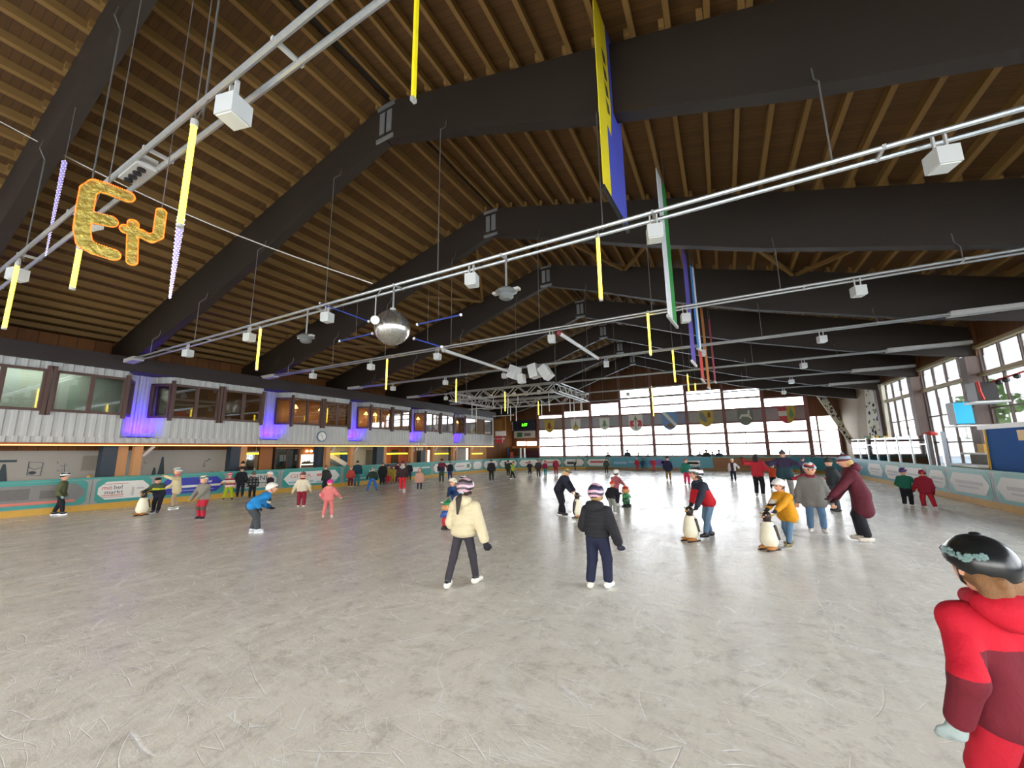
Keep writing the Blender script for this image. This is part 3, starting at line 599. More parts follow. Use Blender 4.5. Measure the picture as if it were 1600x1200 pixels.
# kiosk front
KX = XW+0.02
def wallbox(nm, pa, pb, z0, z1, mt, dx=0.06, x0=None, **k):
    return MB().box((KX if x0 is None else KX+x0, wy(pa, 720, KX+dx), z0), (KX+dx, wy(pb, 720, KX+dx), z1)).build(nm, mt, **k)
e = empty('kiosk_window', (KX, wy(447), 0.9), 'two pane kiosk window in a dark timber frame', 'window')
ya, yb = wy(428, 720, KX+.1), wy(466, 720, KX+.1)
MB().box((KX-0.08, ya, 0.0), (KX+0.1, yb, 0.85)).build('sill_panel', ORW, e)
MB().box((KX-0.08, ya, 0.85), (KX+0.1, yb, 2.15)).build('dark_room', mat('dark_kiosk_room', '#3a342e', 0.6), e)
for y in (ya, (ya+yb)/2-0.05, yb-0.1): MB().box((KX+0.1, y, 0.85), (KX+0.16, y+0.1, 2.15)).build('frame_post', FRAMEW, e)
for z in (0.8, 2.08): MB().box((KX+0.1, ya, z), (KX+0.2, yb, z+0.08)).build('frame_rail', TAN, e)
for y0_, y1_ in ((ya+0.1, (ya+yb)/2-0.05), ((ya+yb)/2+0.05, yb-0.1)): MB().box((KX+0.12, y0_, 0.88), (KX+0.13, y1_, 2.08)).build('pane', PANEG, e)
for y in (ya+0.3, ya+0.55, ya+1.2): MB().box((KX+0.105, y, 1.4), (KX+0.115, y+0.2, 1.75)).build('price_card', WHITEP, e)
e = empty('door_1', (KX, wy(390), 0), 'brown timber kiosk door with a glazed upper half', kind='structure')
ya, yb = wy(373, 720, KX+.1), wy(403, 720, KX+.1)
MB().box((KX+0.06, ya, 0), (KX+0.1, yb, 2.0)).build('door_leaf', mat('brown_grey_door', '#6b5a41', 0.6), e); MB().box((KX+0.1, ya+0.2, 1.0), (KX+0.11, yb-0.2, 1.85)).build('pane', PANEG, e)
MB().box((KX+0.1, yb-0.18, 0.95), (KX+0.15, yb-0.12, 1.1)).build('handle', STEEL, e)
wallbox('wall_kiosk', 405, 425, 0, 2.2, ORW, 0.1, label='orange timber panel between kiosk door and kiosk window', kind='structure')
wallbox('wall_kiosk', 467, 494, 0, 2.2, ORW, 0.06, label='orange timber panel with display case and twin lamp', kind='structure')
e = empty('display_case', (KX+0.1, wy(481), 1.1), 'lit white display case with a mountain picture on the timber panel', 'display')
ya, yb = wy(471, 720, KX+.12), wy(491, 720, KX+.12)
MB().box((KX+0.065, ya, 1.0), (KX+0.1, yb, 1.75)).build('lit_panel', glow('lit_white_panel', '#fff4e0', 1.2), e)
mb = MB(); random.seed(3)
for k in range(7):
    y = ya+0.08+(yb-ya-0.2)*k/6; mb.prism([(KX+0.102, y-0.1, 1.2), (KX+0.102, y+0.14, 1.2), (KX+0.102, y+0.02, 1.32+random.random()*0.22)], (0.005, 0, 0))
mb.build('mountain_print', mat('grey_green_print', '#6e7a66', 0.6), e); MB().box((KX+0.1, ya, 1.0), (KX+0.107, yb, 1.14)).build('dark_print', mat('grey_brown_print', '#5c5448', 0.6), e)
e = empty('twin_lamp', (KX+0.1, wy(481), 1.95), 'pair of warm bulbs above the display case', 'lamp')
for d in (-0.14, 0.14): MB().ball((KX+0.13, wy(481)+d, 1.95), 0.06).build('bulb', glow('warm_bulb', '#ffd9a0', 9), e)
MB().box((KX+0.06, wy(481)-0.2, 1.93), (KX+0.09, wy(481)+0.2, 1.97)).build('plate', STEEL, e)
YT = glow('yellow_fluorescent', '#ffd21a', 4.0)
for px, w_, lb in ((391, 0.8, 'yellow fluorescent tube above the kiosk door'), (526, 1.5, 'yellow fluorescent tube over the white staircase'), (620, 2.2, 'yellow fluorescent tube over the red lit opening'), (690, 2.2, 'yellow fluorescent tube over the opening past the poster'), (743, 2.4, 'last yellow fluorescent tube under the gallery')):
    y = wy(px, 709, -21.2); z = PX(px, 709, -21.2).z
    e = empty('tube_lamp', (-21.2, y, z), lb, 'lamp'); MB().tube((-21.2, y-w_/2, z), (-21.2, y+w_/2, z), 0.035).build('tube', YT, e)
    MB().box((-21.25, y-w_/2, z+0.05), (-21.15, y+w_/2, z+0.1)).build('housing', GREYP, e)
    for d in (-0.35, 0.35): MB().tube((-21.2, y+d*w_, z+0.1), (-21.2, y+d*w_, 2.22), 0.012).build('rod', GREYP, e)
CREAM = mat('cream_wall_paint', '#cfc3a2', 0.7, 0, 0.06, 2)
wallbox('wall_cream', 511, 543, 0, 2.2, CREAM, 0.05, label='cream wall behind the white staircase', kind='structure')
wallbox('wall_cream', 550, 584, 0, 2.2, CREAM, 0.05, label='cream wall behind the black waiting figure', kind='structure')
wallbox('wall_orange', 604, 640, 0, 2.2, mat('orange_lit_wall', '#b5592c', 0.7), 0.05, label='orange red wall of the lit opening', kind='structure')
wallbox('wall_grey', 677, 703, 0, 2.2, mat('grey_rose_wall', '#a99a90', 0.7), 0.05, label='grey rose wall of the opening past the poster', kind='structure')
wallbox('wall_grey', 709, 728, 0, 2.2, mat('pale_blue_wall', '#9aa4b4', 0.7), 0.05, label='pale blue wall near the gallery end', kind='structure')
wallbox('wall_grey', 735, 760, 0, 2.2, mat('orange_cream_wall', '#c08a4a', 0.7), 0.05, label='orange cream wall at the gallery end', kind='structure')
e = empty('staircase', (-21.6, wy(526), 0), 'white staircase stringer rising behind the boards', 'staircase')
ya, yb = wy(511, 720, -21.6), wy(541, 720, -21.6)
MB().bar((-21.6, ya, 1.75), (-21.6, yb, 1.05), 0.08, 0.28).build('stringer', WHITEP, e); MB().bar((-21.6, ya, 1.3), (-21.6, yb, 0.9), 0.06, 0.12).build('lower_rail', mat('blue_grey_rail', '#4c6078', 0.5), e)
for k in range(5): MB().box((-21.68, ya+0.25+k*0.35, 1.5-k*0.14), (-21.6, ya+0.55+k*0.35, 1.54-k*0.14)).build('tread', GREYP, e)
wallbox('blue_locker', 534, 544, 0, 1.9, mat('blue_locker_paint', '#1f4a6e', 0.5), 0.25, 0.06, label='dark blue locker at the foot of the white staircase', cat='locker')
wallbox('doorway', 572, 584, 0, 2.0, mat('grey_olive_door', '#7d7a62', 0.6), 0.1, 0.055, label='grey olive door in the cream wall', cat='door')
wallbox('doorway', 612, 622, 0, 2.0, mat('dark_brown_door', '#3d3022', 0.6), 0.1, 0.055, label='dark brown door in the orange opening', cat='door')
wallbox('wall_kiosk', 644, 664, 0, 2.2, ORW, 0.08, label='orange timber panel beside the white poster', kind='structure')
wallbox('poster', 666, 671, 0.75, 1.95, glow('lit_poster', '#f4f2ee', 0.8), 0.12, -0.06, label='narrow white lit poster in two fields', cat='poster')
wallbox('poster', 730, 735, 0.75, 2.1, glow('lit_poster', '#f4f2ee', 0.8), 0.12, -0.06, label='tall white lit poster with red print near the gallery end', cat='poster')
e = empty('exit_sign', (-20.2, wy(653, 709, -20.2), 1.9), 'small outlined pictogram sign under the gallery', 'sign')
y = wy(650, 709, -20.2)
mb = MB()
for k in range(3): mb.box((-20.2, y+k*0.28, 1.93), (-20.19, y+k*0.28+0.2, 2.13))
mb.build('pictogram', mat('pale_sign_print', '#b9a98a', 0.6), e); MB().box((-20.22, y-0.1, 1.88), (-20.2, y+0.95, 2.2)).build('sign_plate', mat('dark_sign_plate', '#4a3828', 0.6), e)
# clock on the gallery
e = empty('wall_clock', (XG+0.03, PX(502, 682, XG).y, 2.5), 'round white clock with a grey blue rim on the gallery siding', 'clock')
c = PX(502, 682, XG); cx = XG+0.02
def disc(r0, x0, x1, mt, nm):
    n = 24; MB().prism([(x0, c.y+r0*math.cos(2*math.pi*i/n), c.z+r0*math.sin(2*math.pi*i/n)) for i in range(n)], (x1-x0, 0, 0)).build(nm, mt, e)
disc(0.3, cx-0.02, cx+0.05, mat('clock_rim', '#5d7486', 0.4), 'rim'); disc(0.24, cx+0.05, cx+0.055, WHITEP, 'dial')
MB().bar((cx+0.06, c.y, c.z), (cx+0.06, c.y-0.1, c.z+0.14), 0.01, 0.03, up=(1, 0, 0)).build('hour_hand', BLKP, e); MB().bar((cx+0.065, c.y, c.z), (cx+0.065, c.y+0.09, c.z-0.17), 0.01, 0.02, up=(1, 0, 0)).build('minute_hand', BLKP, e)
for k in range(12):
    a = math.pi*k/6; MB().bar((cx+0.058, c.y+0.19*math.cos(a), c.z+0.19*math.sin(a)), (cx+0.058, c.y+0.225*math.cos(a), c.z+0.225*math.sin(a)), 0.006, 0.02, up=(1, 0, 0)).build('hour_mark', BLKP, e)
# ---------------------------------------------------------------- far left corner
YC = YFAR-0.02
def fbox(nm, xa, ya_, xb, yb_, mt, d=0.1, Y=YC, **k):
    p, q = PY(xa, ya_, Y-d), PY(xb, yb_, Y-d); return MB().box((p.x, Y-d, q.z), (q.x, Y, p.z)).build(nm, mt, **k)
e = empty('scoreboard', PY(818, 672, YC), 'dark scoreboard with glowing green digits on the far wall', 'scoreboard')
fbox('case', 803, 657, 837, 672, mat('dark_score_case', '#2c3340', 0.5), 0.2, parent=e); fbox('lamp_field', 813, 660, 826, 668, mat('score_black', '#0d1410', 0.4), 0.22, parent=e)
c = PY(819.5, 664, YC-0.23); text('digits', '6:57', (c.x, YC-0.23, c.z), (1, 0, 0), (0, 0, 1), (0.42, 0.45), glow('green_digits', '#48ff20', 5), e, 0.004)
e = empty('advert_panel', PY(819, 684, YC), 'white advert panel with a green tree print under the scoreboard', 'sign')
fbox('panel', 803, 674, 836, 684, ADW, 0.1, parent=e); fbox('tree_print', 808, 676, 816, 683, GRNP, 0.12, parent=e); fbox('text_print', 819, 677, 829, 681, ADG, 0.12, parent=e)
e = empty('wall_emblem', PY(796, 673, YC), 'grey square sign with round black emblem left of the scoreboard', 'sign')
fbox('plate', 791, 660, 801, 673, ADL, 0.1, parent=e); fbox('emblem', 793, 663, 797, 671, BLKP, 0.12, parent=e); fbox('stroke', 798, 664, 800, 671, BLKP, 0.12, parent=e)
e = empty('plywood_panel', PY(781, 672, 37), 'orange plywood panel at the gallery end', 'panel'); fbox('sheet', 772, 656, 785, 672, wood('plywood', '#b5803f', '#cf9a58', (2, 2, 2), 2, 0.6), 0.1, 37, parent=e); fbox('edge', 785, 650, 790, 674, ORW, 0.14, 37, parent=e)
e = empty('drink_sign', PY(780, 693, 33), 'red and white round drink sign beside the gallery end', 'sign'); fbox('white_plate', 774, 674, 790, 681, ADW, 0.1, 33.02, parent=e); fbox('red_plate', 774, 681, 785, 692, REDP, 0.1, 33.02, parent=e); MB().box((XG-0.1, 32.9, 2.9), (XG+1.2, 32.96, 2.98)).build('bracket', STEEL, e)
for k, (xa, xb, lb) in enumerate(((808, 821, 'left glowing white light box over the far kiosk'), (823, 838, 'right glowing white light box over the far kiosk'))):
    fbox('light_box', xa, 690, xb, 696, glow('white_lightbox', '#fff3e6', 3), 0.1, label=lb, cat='sign')
fbox('kiosk_canopy', 800, 697, 842, 700, mat('orange_canopy_edge', '#d98a4a', 0.5), 0.8, label='thin orange canopy edge over the far kiosk', cat='canopy')
fbox('curtain', 822, 704, 842, 718, mat('plum_curtain', '#5b2f3e', 0.9), 0.3, label='plum coloured curtain beside the far kiosk', cat='curtain')
fbox('kiosk_counter', 802, 712, 820, 719, mat('grey_blue_counter', '#6d7a86', 0.6), 0.5, label='grey blue counter of the far kiosk', cat='counter')
for xa, mt, lb in ((767, 'white_paint', 'white post at the far kiosk beside the gallery'), (779, 'white_paint', 'second white post of the far kiosk'), (792, 'blue_locker_paint', 'light blue post of the far kiosk'), (812, 'white_paint', 'broad white post of the far kiosk'), (818, 'white_paint', 'narrow white post of the far kiosk')):
    fbox('kiosk_post', xa, 700, xa+1.6, 734, MATS[mt], 0.3, 39, label=lb, cat='post')
fbox('red_sign', 797, 706, 802, 734, mat('red_sign_face', '#c2584a', 0.5), 0.1, 38.8, label='upright red sign at the far kiosk', cat='sign')
# ================================================================ pipes, lamps and hangings under the roof
ZP = {1: 5.5, 2: 5.32, 3: 5.5, 4: 5.62, 5: 5.64, 6: 5.66, 7: 5.66}
PYY = {1: 1.72, 2: 5.8, 3: 10.8, 4: 15.8, 5: 20.8, 6: 25.8, 7: 30.8}
M2, Z2 = PYY[2], ZP[2]
def xat(px, py, Y): return PY(px, py, Y).x
WIRE = mat('steel_wire', '#8d8a86', 0.4, 0.6)
names = {1: 'pair of grey ceiling pipes passing the lit letter sign', 2: 'pair of grey ceiling pipes carrying the mirror ball', 3: 'pair of grey ceiling pipes behind the mirror ball', 4: 'pair of grey ceiling pipes with the group of spotlights', 5: 'pair of grey ceiling pipes above the lighting truss', 6: 'pair of grey ceiling pipes behind the lighting truss', 7: 'farthest pair of grey ceiling pipes'}
for k in range(1, 8):
    Y, Z = PYY[k], ZP[k]; xa, xb = XL+2.6, XR-0.4
    e = empty('ceiling_pipe', (RIDGE, Y, Z), names[k], 'pipe')
    for dy in (-0.11, 0.11): MB().tube((xa, Y+dy, Z), (xb, Y+dy, Z), 0.032, n=8).build('pipe', STEEL, e)
    for x in [xa+0.6+2.6*i for i in range(11)]: MB().box((x-0.018, Y-0.15, Z-0.02), (x+0.018, Y+0.15, Z+0.02)).build('clamp', GREYP, e)
    for sx in (xa+0.4, xb-1.6): MB().box((sx-0.5, Y-0.15, Z-0.07), (sx+0.5, Y+0.15, Z+0.07)).build('junction', GREYP, e)
    MB().box((xb-1.6, Y-0.16, Z-0.06), (xb+0.3, Y+0.16, Z+0.06)).build('end_duct', GREYP, e)
    by = BEAMY[k+1]
    for x in (-17.6, -14.5, -11.4, -8.2, -4.76, -1.4, 1.53, 4.6):
        d = abs(x-RIDGE); zu = np.interp(d, [u[0] for u in UNDER], [u[1] for u in UNDER])
        if zu < Z+0.3: continue
        MB().path([(x, by-0.14, zu+0.25), (x, by-0.17, zu+0.05), (x, Y, zu-0.15), (x, Y, Z)], 0.011, 5).build('hanger', WIRE, e)
# box lamps on the pipes
BOXL = {352: 'beside the longest neon tube', 127: 'behind the foil letter E', 18: 'behind the neon tube next to the letter sign, gallery side', 508: 'between the mirror ball and the projector head', 386: 'next to a neon tube on the mirror ball pipes', 290: 'on the mirror ball pipes nearest the gallery',
        735: 'between the mirror ball and the second projector head', 1023: 'beside the white and green banner on the mirror ball pipes', 1480: 'on the mirror ball pipes nearest the right wall', 487: 'nearest the gallery on the pipes behind the mirror ball', 578: 'beside the neon tube on the pipes behind the mirror ball', 682: 'below the star rods behind the mirror ball',
        861: 'at the upper end of the white bar lamp', 1071: 'beside the purple banner', 1343: 'nearest the right wall on the pipes behind the mirror ball', 613: 'nearest the gallery on the spotlight pipes', 695: 'between the gallery and the spotlight cluster', 787: 'right beside the spotlight cluster', 947: 'at the lower end of the white bar lamp',
        1097: 'above the short red banner', 1285: 'nearest the right wall on the spotlight pipes'}
NEONL = {303: 'long glowing yellow neon tube above an icicle light strip', 27: 'glowing yellow neon tube before a lamp box by the letter sign', 124: 'short glowing yellow neon tube under the foil letter E', 934: 'glowing yellow neon tube beside the town banner', 407: 'glowing yellow neon tube beside the projector head near the gallery',
         1012: 'glowing yellow neon tube beside the white and green banner', 605: 'glowing yellow neon tube below the mirror ball', 1051: 'thin glowing yellow neon tube beside the purple banner', 713: 'glowing yellow neon tube at the near corner of the truss', 1074: 'small glowing neon tube above the far glazing', 789: 'glowing yellow neon tube in the middle of the truss'}
LG = mat('lamp_box_grey', '#c6c8c4', 0.5, 0, 0.06); LB = mat('lamp_diffuser', '#d9dbd6', 0.4, 0, 0.03)
boxes = {1: [(352, 205), (127, 372), (18, 440)], 2: [(508, 502), (386, 533), (290, 556), (735, 446), (1023, 374), (1480, 265)], 3: [(487, 591), (578, 576), (682, 560), (861, 530), (1071, 497), (1343, 457)],
         4: [(613, 611), (695, 601), (787, 591), (947, 571), (1097, 550), (1285, 531)], 5: [(696, 626), (1256, 573)], 6: [(980, 599), (1237, 597)], 7: [(1225, 614)]}
for k, l in boxes.items():
    for px, py in l:
        Y, Z = PYY[k], ZP[k]; x = xat(px, py, Y-0.1); s = 0.105
        where = {1: 'on the pipes beside the lit letter sign', 2: 'on the pipes that carry the mirror ball', 3: 'on the pipes behind the mirror ball', 4: 'on the pipes with the spotlights', 5: 'on the pipes above the truss', 6: 'on the pipes behind the truss', 7: 'on the farthest pipes'}[k]
        e = empty('box_lamp', (x, Y-0.05, Z-0.42), 'grey cube lamp box '+BOXL.get(px, where), 'lamp', 'cube lamp boxes '+where)
        MB().obox((x, Y-0.05, Z-0.31), V((s, s*0.25, 0)), V((-s*0.25, s, 0)), (0, 0, s)).build('housing', LG, e)
        MB().obox((x, Y-0.05, Z-0.31-s), V((s, s*0.25, 0))*0.85, V((-s*0.25, s, 0))*0.85, (0, 0, 0.012)).build('diffuser', LB, e)
        for dx in (-0.05, 0.05): MB().box((x+dx-0.01, Y-0.09, Z-0.24), (x+dx+0.01, Y-0.05, Z-0.0)).build('bracket', GREYP, e)
# yellow neon tubes: (top px, bottom px, distance row)
YN = glow('yellow_neon', '#ffdb38', 4.2)
def vtube(nm, x, y, z0, z1, r, mt, label, cat, group=None, cap=True):
    e = empty(nm, (x, y, z0), label, cat, group)
    MB().tube((x, y, z0), (x, y, z1), r, n=10).build('tube', mt, e)
    MB().tube((x, y, z1), (x, y, z1+0.07), r*1.25, n=10).build('cap', GREYP, e); MB().tube((x, y, z0-0.03), (x, y, z0), r*1.1, n=10).build('end_cap', GREYP, e)
    return e
neon = [(303, 198, 338, 1), (27, 416, 500, 1), (124, 391, 443, 1), (934, 373, 468, 2), (407, 515, 576, 2), (1012, 490, 555, 3), (605, 562, 608, 3), (1051, 548, 597, 4), (713, 593, 628, 4), (1074, 586, 612, 5), (789, 613, 642, 5), (1086, 600, 612, 6), (841, 628, 648, 6), (1018, 604, 650, 7)]
rowlab = {1: 'beside the lit letter sign', 2: 'on the mirror ball pipes', 3: 'on the pipes behind the mirror ball', 4: 'on the spotlight pipes', 5: 'near the lighting truss', 6: 'behind the lighting truss', 7: 'in front of the far windows'}
for px, ya, yb, k in neon:
    Y = PYY[k]-0.2; p = PY(px, ya, Y); z0 = PY(px, yb, Y).z
    e = vtube('neon_tube', p.x, Y, z0, p.z, 0.027, YN, NEONL.get(px, 'glowing yellow neon tube hanging upright '+rowlab[k]), 'lamp', 'yellow neon tubes '+rowlab[k])
    MB().tube((p.x, Y, p.z+0.05), (p.x, Y+0.1, ZP[k]+0.02 if ZP[k] > p.z else p.z+0.4), 0.006, n=5).build('cord', WIRE, e)
# thin yellow hanging near the ridge
p, q = PY(650, 0, 3.5), PY(646, 153, 3.5)
e = empty('yellow_pennant', (q.x, 3.5, q.z), 'narrow yellow pennant hanging by the first ridge plates', 'banner')
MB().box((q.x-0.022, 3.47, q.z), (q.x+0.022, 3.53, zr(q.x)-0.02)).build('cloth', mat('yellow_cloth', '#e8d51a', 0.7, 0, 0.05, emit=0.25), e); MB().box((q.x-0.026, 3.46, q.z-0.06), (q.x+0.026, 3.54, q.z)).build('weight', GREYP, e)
# icicle light strips
ICW = glow('icicle_white', '#8f84b8', 0.4)
for (pa, pb, Y, lb) in (((101, 252), (72, 400), 1.75, 'white icicle light strip hanging left of the lit letter sign'), ((283, 340), (270, 465), 1.72, 'white icicle light strip under the longest neon tube')):
    p, q = PY(*pa, Y), PY(*pb, Y); e = empty('icicle_light', (p.x, Y, q.z), lb, 'lamp')
    MB().tube((p.x, Y, p.z), (p.x, Y, q.z), 0.034, 0.006, n=7).build('light_strip', ICW, e); MB().tube((p.x, Y, p.z), (p.x, Y, zr(p.x)+0.18), 0.006, n=5).build('cord', WIRE, e)
    mb = MB(); random.seed(int(pa[0]))
    for i in range(150):
        t = i/150; z = p.z+(q.z-p.z)*t; a = i*2.4; r = 0.034*(1-t*0.8); mb.ball((p.x+r*math.cos(a), Y+r*math.sin(a), z), 0.006, 5, 4)
    mb.build('led_beads', glow('icicle_bead', '#e8dcff', 1.6), e, kind='stuff')
# lit letter sign, turned towards the ice
YS = 1.35
FOIL = NT('gold_foil'); _v = FOIL.coords(); _n = FOIL.noise(_v, 16, 4); FOIL.link(FOIL.mix(_n, hexc('#4a4430'), hexc('#c9b658')), FOIL.b.inputs['Base Color']); FOIL.b.inputs['Metallic'].default_value = 0.55; FOIL.b.inputs['Roughness'].default_value = 0.35
_e = FOIL.mix(_n, (0.05, 0.04, 0.0), (0.9, 0.62, 0.03)); FOIL.link(_e, FOIL.b.inputs['Emission Color']); FOIL.b.inputs['Emission Strength'].default_value = 0.1; FOIL.bump(_n, 0.8, 0.05)
ROPE = glow('orange_rope_light', '#ff6414', 1.8)
SGC = PY(170, 345, 1.35); SGN_ = V((CAM.x-SGC.x, CAM.y-SGC.y, 0)).normalized()
def SP_(x, y):
    """pixel to the upright plane of the sign, which faces down the hall"""
    d = ray(x, y); return CAM+d*((SGC-CAM).dot(SGN_)/d.dot(SGN_))
SGT = V((-SGN_.y, SGN_.x, 0))
def letter(strokes, wpx, label):
    pts = [SP_(x, y) for s in strokes for x, y in s]; c = sum(pts, V((0, 0, 0)))/len(pts); w = wpx*((SP_(wpx and strokes[0][0][0]+10, strokes[0][0][1])-SP_(strokes[0][0][0], strokes[0][0][1])).length/10*0.9)
    e = empty('letter_sign', (c.x, c.y, min(p.z for p in pts)), label, 'light sign')
    seg = []
    for s in strokes:
        q = [SP_(x, y) for x, y in s]; seg += list(zip(q, q[1:]))
    mb = MB(); rp_ = MB()
    for i, (a, b) in enumerate(seg):
        d = (b-a).normalized(); n = SGN_.cross(d); ring = [b+(n*math.cos(t)+d*math.sin(t))*w for t in [math.pi*k/8 for k in range(9)]]+[a-(n*math.cos(t)+d*math.sin(t))*w for t in [math.pi*k/8 for k in range(9)]]
        mb.prism([p+SGN_*(0.0015*i) for p in ring], -SGN_*0.03)
        L = (b-a).length; N = max(2, int(L/0.017)); loop = [a+d*(L*k/N)+n*w for k in range(N+1)]+[b+(n*math.cos(t)+d*math.sin(t))*w for t in [math.pi*k/14 for k in range(1, 14)]]+[b-d*(L*k/N)-n*w for k in range(N+1)]+[a-(n*math.cos(t)+d*math.sin(t))*w for t in [math.pi*k/14 for k in range(1, 14)]]
        for p in loop:
            ok = True
            for j_, (a2, b2) in enumerate(seg):
                if j_ == i: continue
                d2 = b2-a2; t = max(0, min(1, (p-a2).dot(d2)/d2.dot(d2)))
                if (p-(a2+d2*t)).length < w*0.97: ok = False; break
            if ok: rp_.ball(p+SGN_*0.008, 0.0062, 6, 4)
    mb.build('foil_body', FOIL.m, e); rp_.build('rope_light', ROPE, e, kind='stuff')
    top = max(pts, key=lambda p: p.z); MB().tube(top, (top.x, top.y, zr(top.x)+0.18), 0.005, n=5).build('cord', WIRE, e)
letter([[(199, 307), (168, 295), (150, 290), (138, 298), (132, 330), (128, 360), (132, 380), (148, 389), (176, 398)], [(134, 338), (172, 346)]], 12.5, 'gold foil letter E outlined with orange rope light')
letter([[(208, 350), (206, 408)], [(196, 358), (220, 365), (236, 373), (247, 368), (252, 332)]], 9.5, 'smaller gold foil hooked letter outlined with orange rope light')
x_ = PY(215, 270, PYY[1]).x
e = empty('cable_box', (x_, PYY[1], ZP[1]-0.1), 'grey cable box with round sockets on the pipes behind the letter sign', 'junction box')
MB().box((x_-0.28, PYY[1]-0.1, ZP[1]-0.06), (x_+0.28, PYY[1]+0.1, ZP[1]+0.1)).build('case', GREYP, e)
for k in range(4): MB().tube((x_-0.2+0.13*k, PYY[1]-0.02, ZP[1]-0.085), (x_-0.2+0.13*k, PYY[1]-0.02, ZP[1]-0.06), 0.045, n=10).build('socket', BLACK, e)
# sagging cable across the first bay
p0, p1 = PY(0, 190, 1.25), PY(582, 443, 5.5)
mb = MB(); cp = [p0.lerp(p1, i/14)+V((0, 0, -0.25*math.sin(math.pi*i/14))) for i in range(15)]
mb.path(cp, 0.012, 5); mb.build('sagging_cable', mat('pale_cable', '#cfc8bc', 0.6), label='pale cable sagging from the near beam to the mirror ball pipes', cat='cable')
# mirror ball and its star of rods
c = PY(613, 512, M2-0.11)
rb = 28.5*(c-CAM).dot(CF)/FPX*0.97
e = empty('mirror_ball', (c.x, c.y, c.z-rb), 'large silver mirror ball hanging from the pipes', 'mirror ball')
s = NT('mirror_tiles'); tcn = s.add('TexCoord'); br = s.add('TexVoronoi'); s.link(tcn.outputs['Object'], br.inputs['Vector']); br.inputs['Scale'].default_value = 26
s.link(s.mix(0.35, hexc('#cfcdc8'), br.outputs['Color']), s.b.inputs['Base Color']); s.b.inputs['Metallic'].default_value = 0.9; s.b.inputs['Roughness'].default_value = 0.22
s.link(s.ramp(br.outputs['Distance'], ((0.0, hexc('#d8d6d0')), (1.0, hexc('#a9a7a2')))), s.b.inputs['Base Color'])
MB().ball(c, rb, 48, 32).build('ball', s.m, e)
MB().tube(c+V((0, 0, rb)), (c.x, c.y, Z2), 0.02, n=8).build('stem', STEEL, e); MB().tube(c+V((0, 0, rb-0.02)), c+V((0, 0, rb+0.05)), 0.06).build('collar', GREYP, e)
q = PY(586, 500, 5.2); e = empty('spot_disc', q, 'round pale spot lamp on a bent arm beside the mirror ball', 'lamp')
nr = (CAM-q).normalized(); MB().tube(q, q+nr*0.05, 0.085, n=16).build('disc', WHITEP, e); MB().path([q, q+V((-0.06, 0.05, 0.5)), V((c.x-0.35, M2-0.11, Z2))], 0.012, 5).build('arm', GREYP, e)
RODB = mat('blue_rod', '#2c3f8f', 0.4)
for (xa, ya, xb, yb, lb) in ((500, 474, 576, 502, 'upper left'), (531, 533, 582, 521, 'lower left'), (652, 507, 720, 492, 'upper right'), (647, 529, 690, 542, 'lower right')):
    p, q = PY(xa, ya, M2-0.11), PY(xb, yb, M2-0.11); e = empty('star_rod', ((p+q)/2), 'thin blue rod with white ends pointing at the mirror ball', 'rod', 'star rods around the mirror ball')
    MB().tube(p, q, 0.016, n=6).build('rod', RODB, e)
    for t in (p, q): MB().ball(t, 0.03, 8, 6).build('end_knob', WHITEP, e)
    MB().tube((p+q)/2, V((((p+q)/2).x, M2-0.11, Z2)), 0.003, n=4).build('cord', WIRE, e)
# moving heads / projectors on rods
for px, py, k, lb in ((478, 527, 2, 'grey projector head hanging below the mirror ball pipes'), (791, 456, 2, 'grey projector head hanging right of the mirror ball')):
    Y = PYY[k]-0.11; p = PY(px, py, Y); e = empty('projector', (p.x, Y, p.z-0.12), lb, 'projector')
    MB().lathe([(0.02, 0.1), (0.12, 0.06), (0.2, 0.0), (0.12, -0.05), (0.13, -0.1), (0.08, -0.14)], (p.x, Y, p.z), 14).build('head', mat('projector_grey', '#6f7372', 0.4), e)
    MB().tube((p.x, Y, p.z+0.08), (p.x, Y, Z2), 0.02).build('rod', STEEL, e); MB().box((p.x-0.26, Y-0.05, p.z-0.01), (p.x+0.26, Y+0.05, p.z+0.03)).build('wing', GREYP, e)
# spotlight cluster
for px, py, tl, lb in ((803, 582, -0.4, 'leftmost tilted white spotlight of the cluster'), (815, 592, 0.1, 'small white spotlight of the cluster, low and left'), (835, 580, 0.2, 'tilted white spotlight of the cluster, beside the square one'), (853, 582, 0.6, 'square tilted white spotlight of the cluster')):
    Y = 15.69; p = PY(px, py, Y); e = empty('spotlight', p-V((0, 0, 0.3)), lb, 'spotlight'); s_ = 0.17 if 'small' in lb else 0.25
    ax = V((math.cos(tl), 0, math.sin(tl))); az = V((-math.sin(tl), 0, math.cos(tl)))
    MB().obox(p, ax*s_*0.8, (0, s_, 0), az*s_*1.2).build('housing', WHITEP, e); MB().obox(p-V((0, s_, 0)), ax*s_*0.65, (0, 0.01, 0), az*s_).build('lens', LB, e)
    MB().tube(p+az*s_, (p.x, Y, ZP[4]), 0.02).build('bracket', GREYP, e)
# white fluorescent bars slanting
for (xa, ya, Ya, xb, yb, Yb, lb) in ((873, 520, 10.69, 935, 560, 15.69, 'long white bar lamp slanting between two pipe rows'), (693, 547, 10.69, 800, 582, 15.69, 'long grey bar slanting towards the spotlights')):
    p, q = PY(xa, ya, Ya), PY(xb, yb, Yb); e = empty('bar_lamp', q, lb, 'lamp'); MB().tube(p, q, 0.06, n=8).build('tube', WHITEP, e)
    for t in (p, q): MB().ball(t, 0.085, 8, 6).build('end_cap', mat('dull_red_cap', '#8a3440', 0.5) if xa > 800 else GREYP, e)
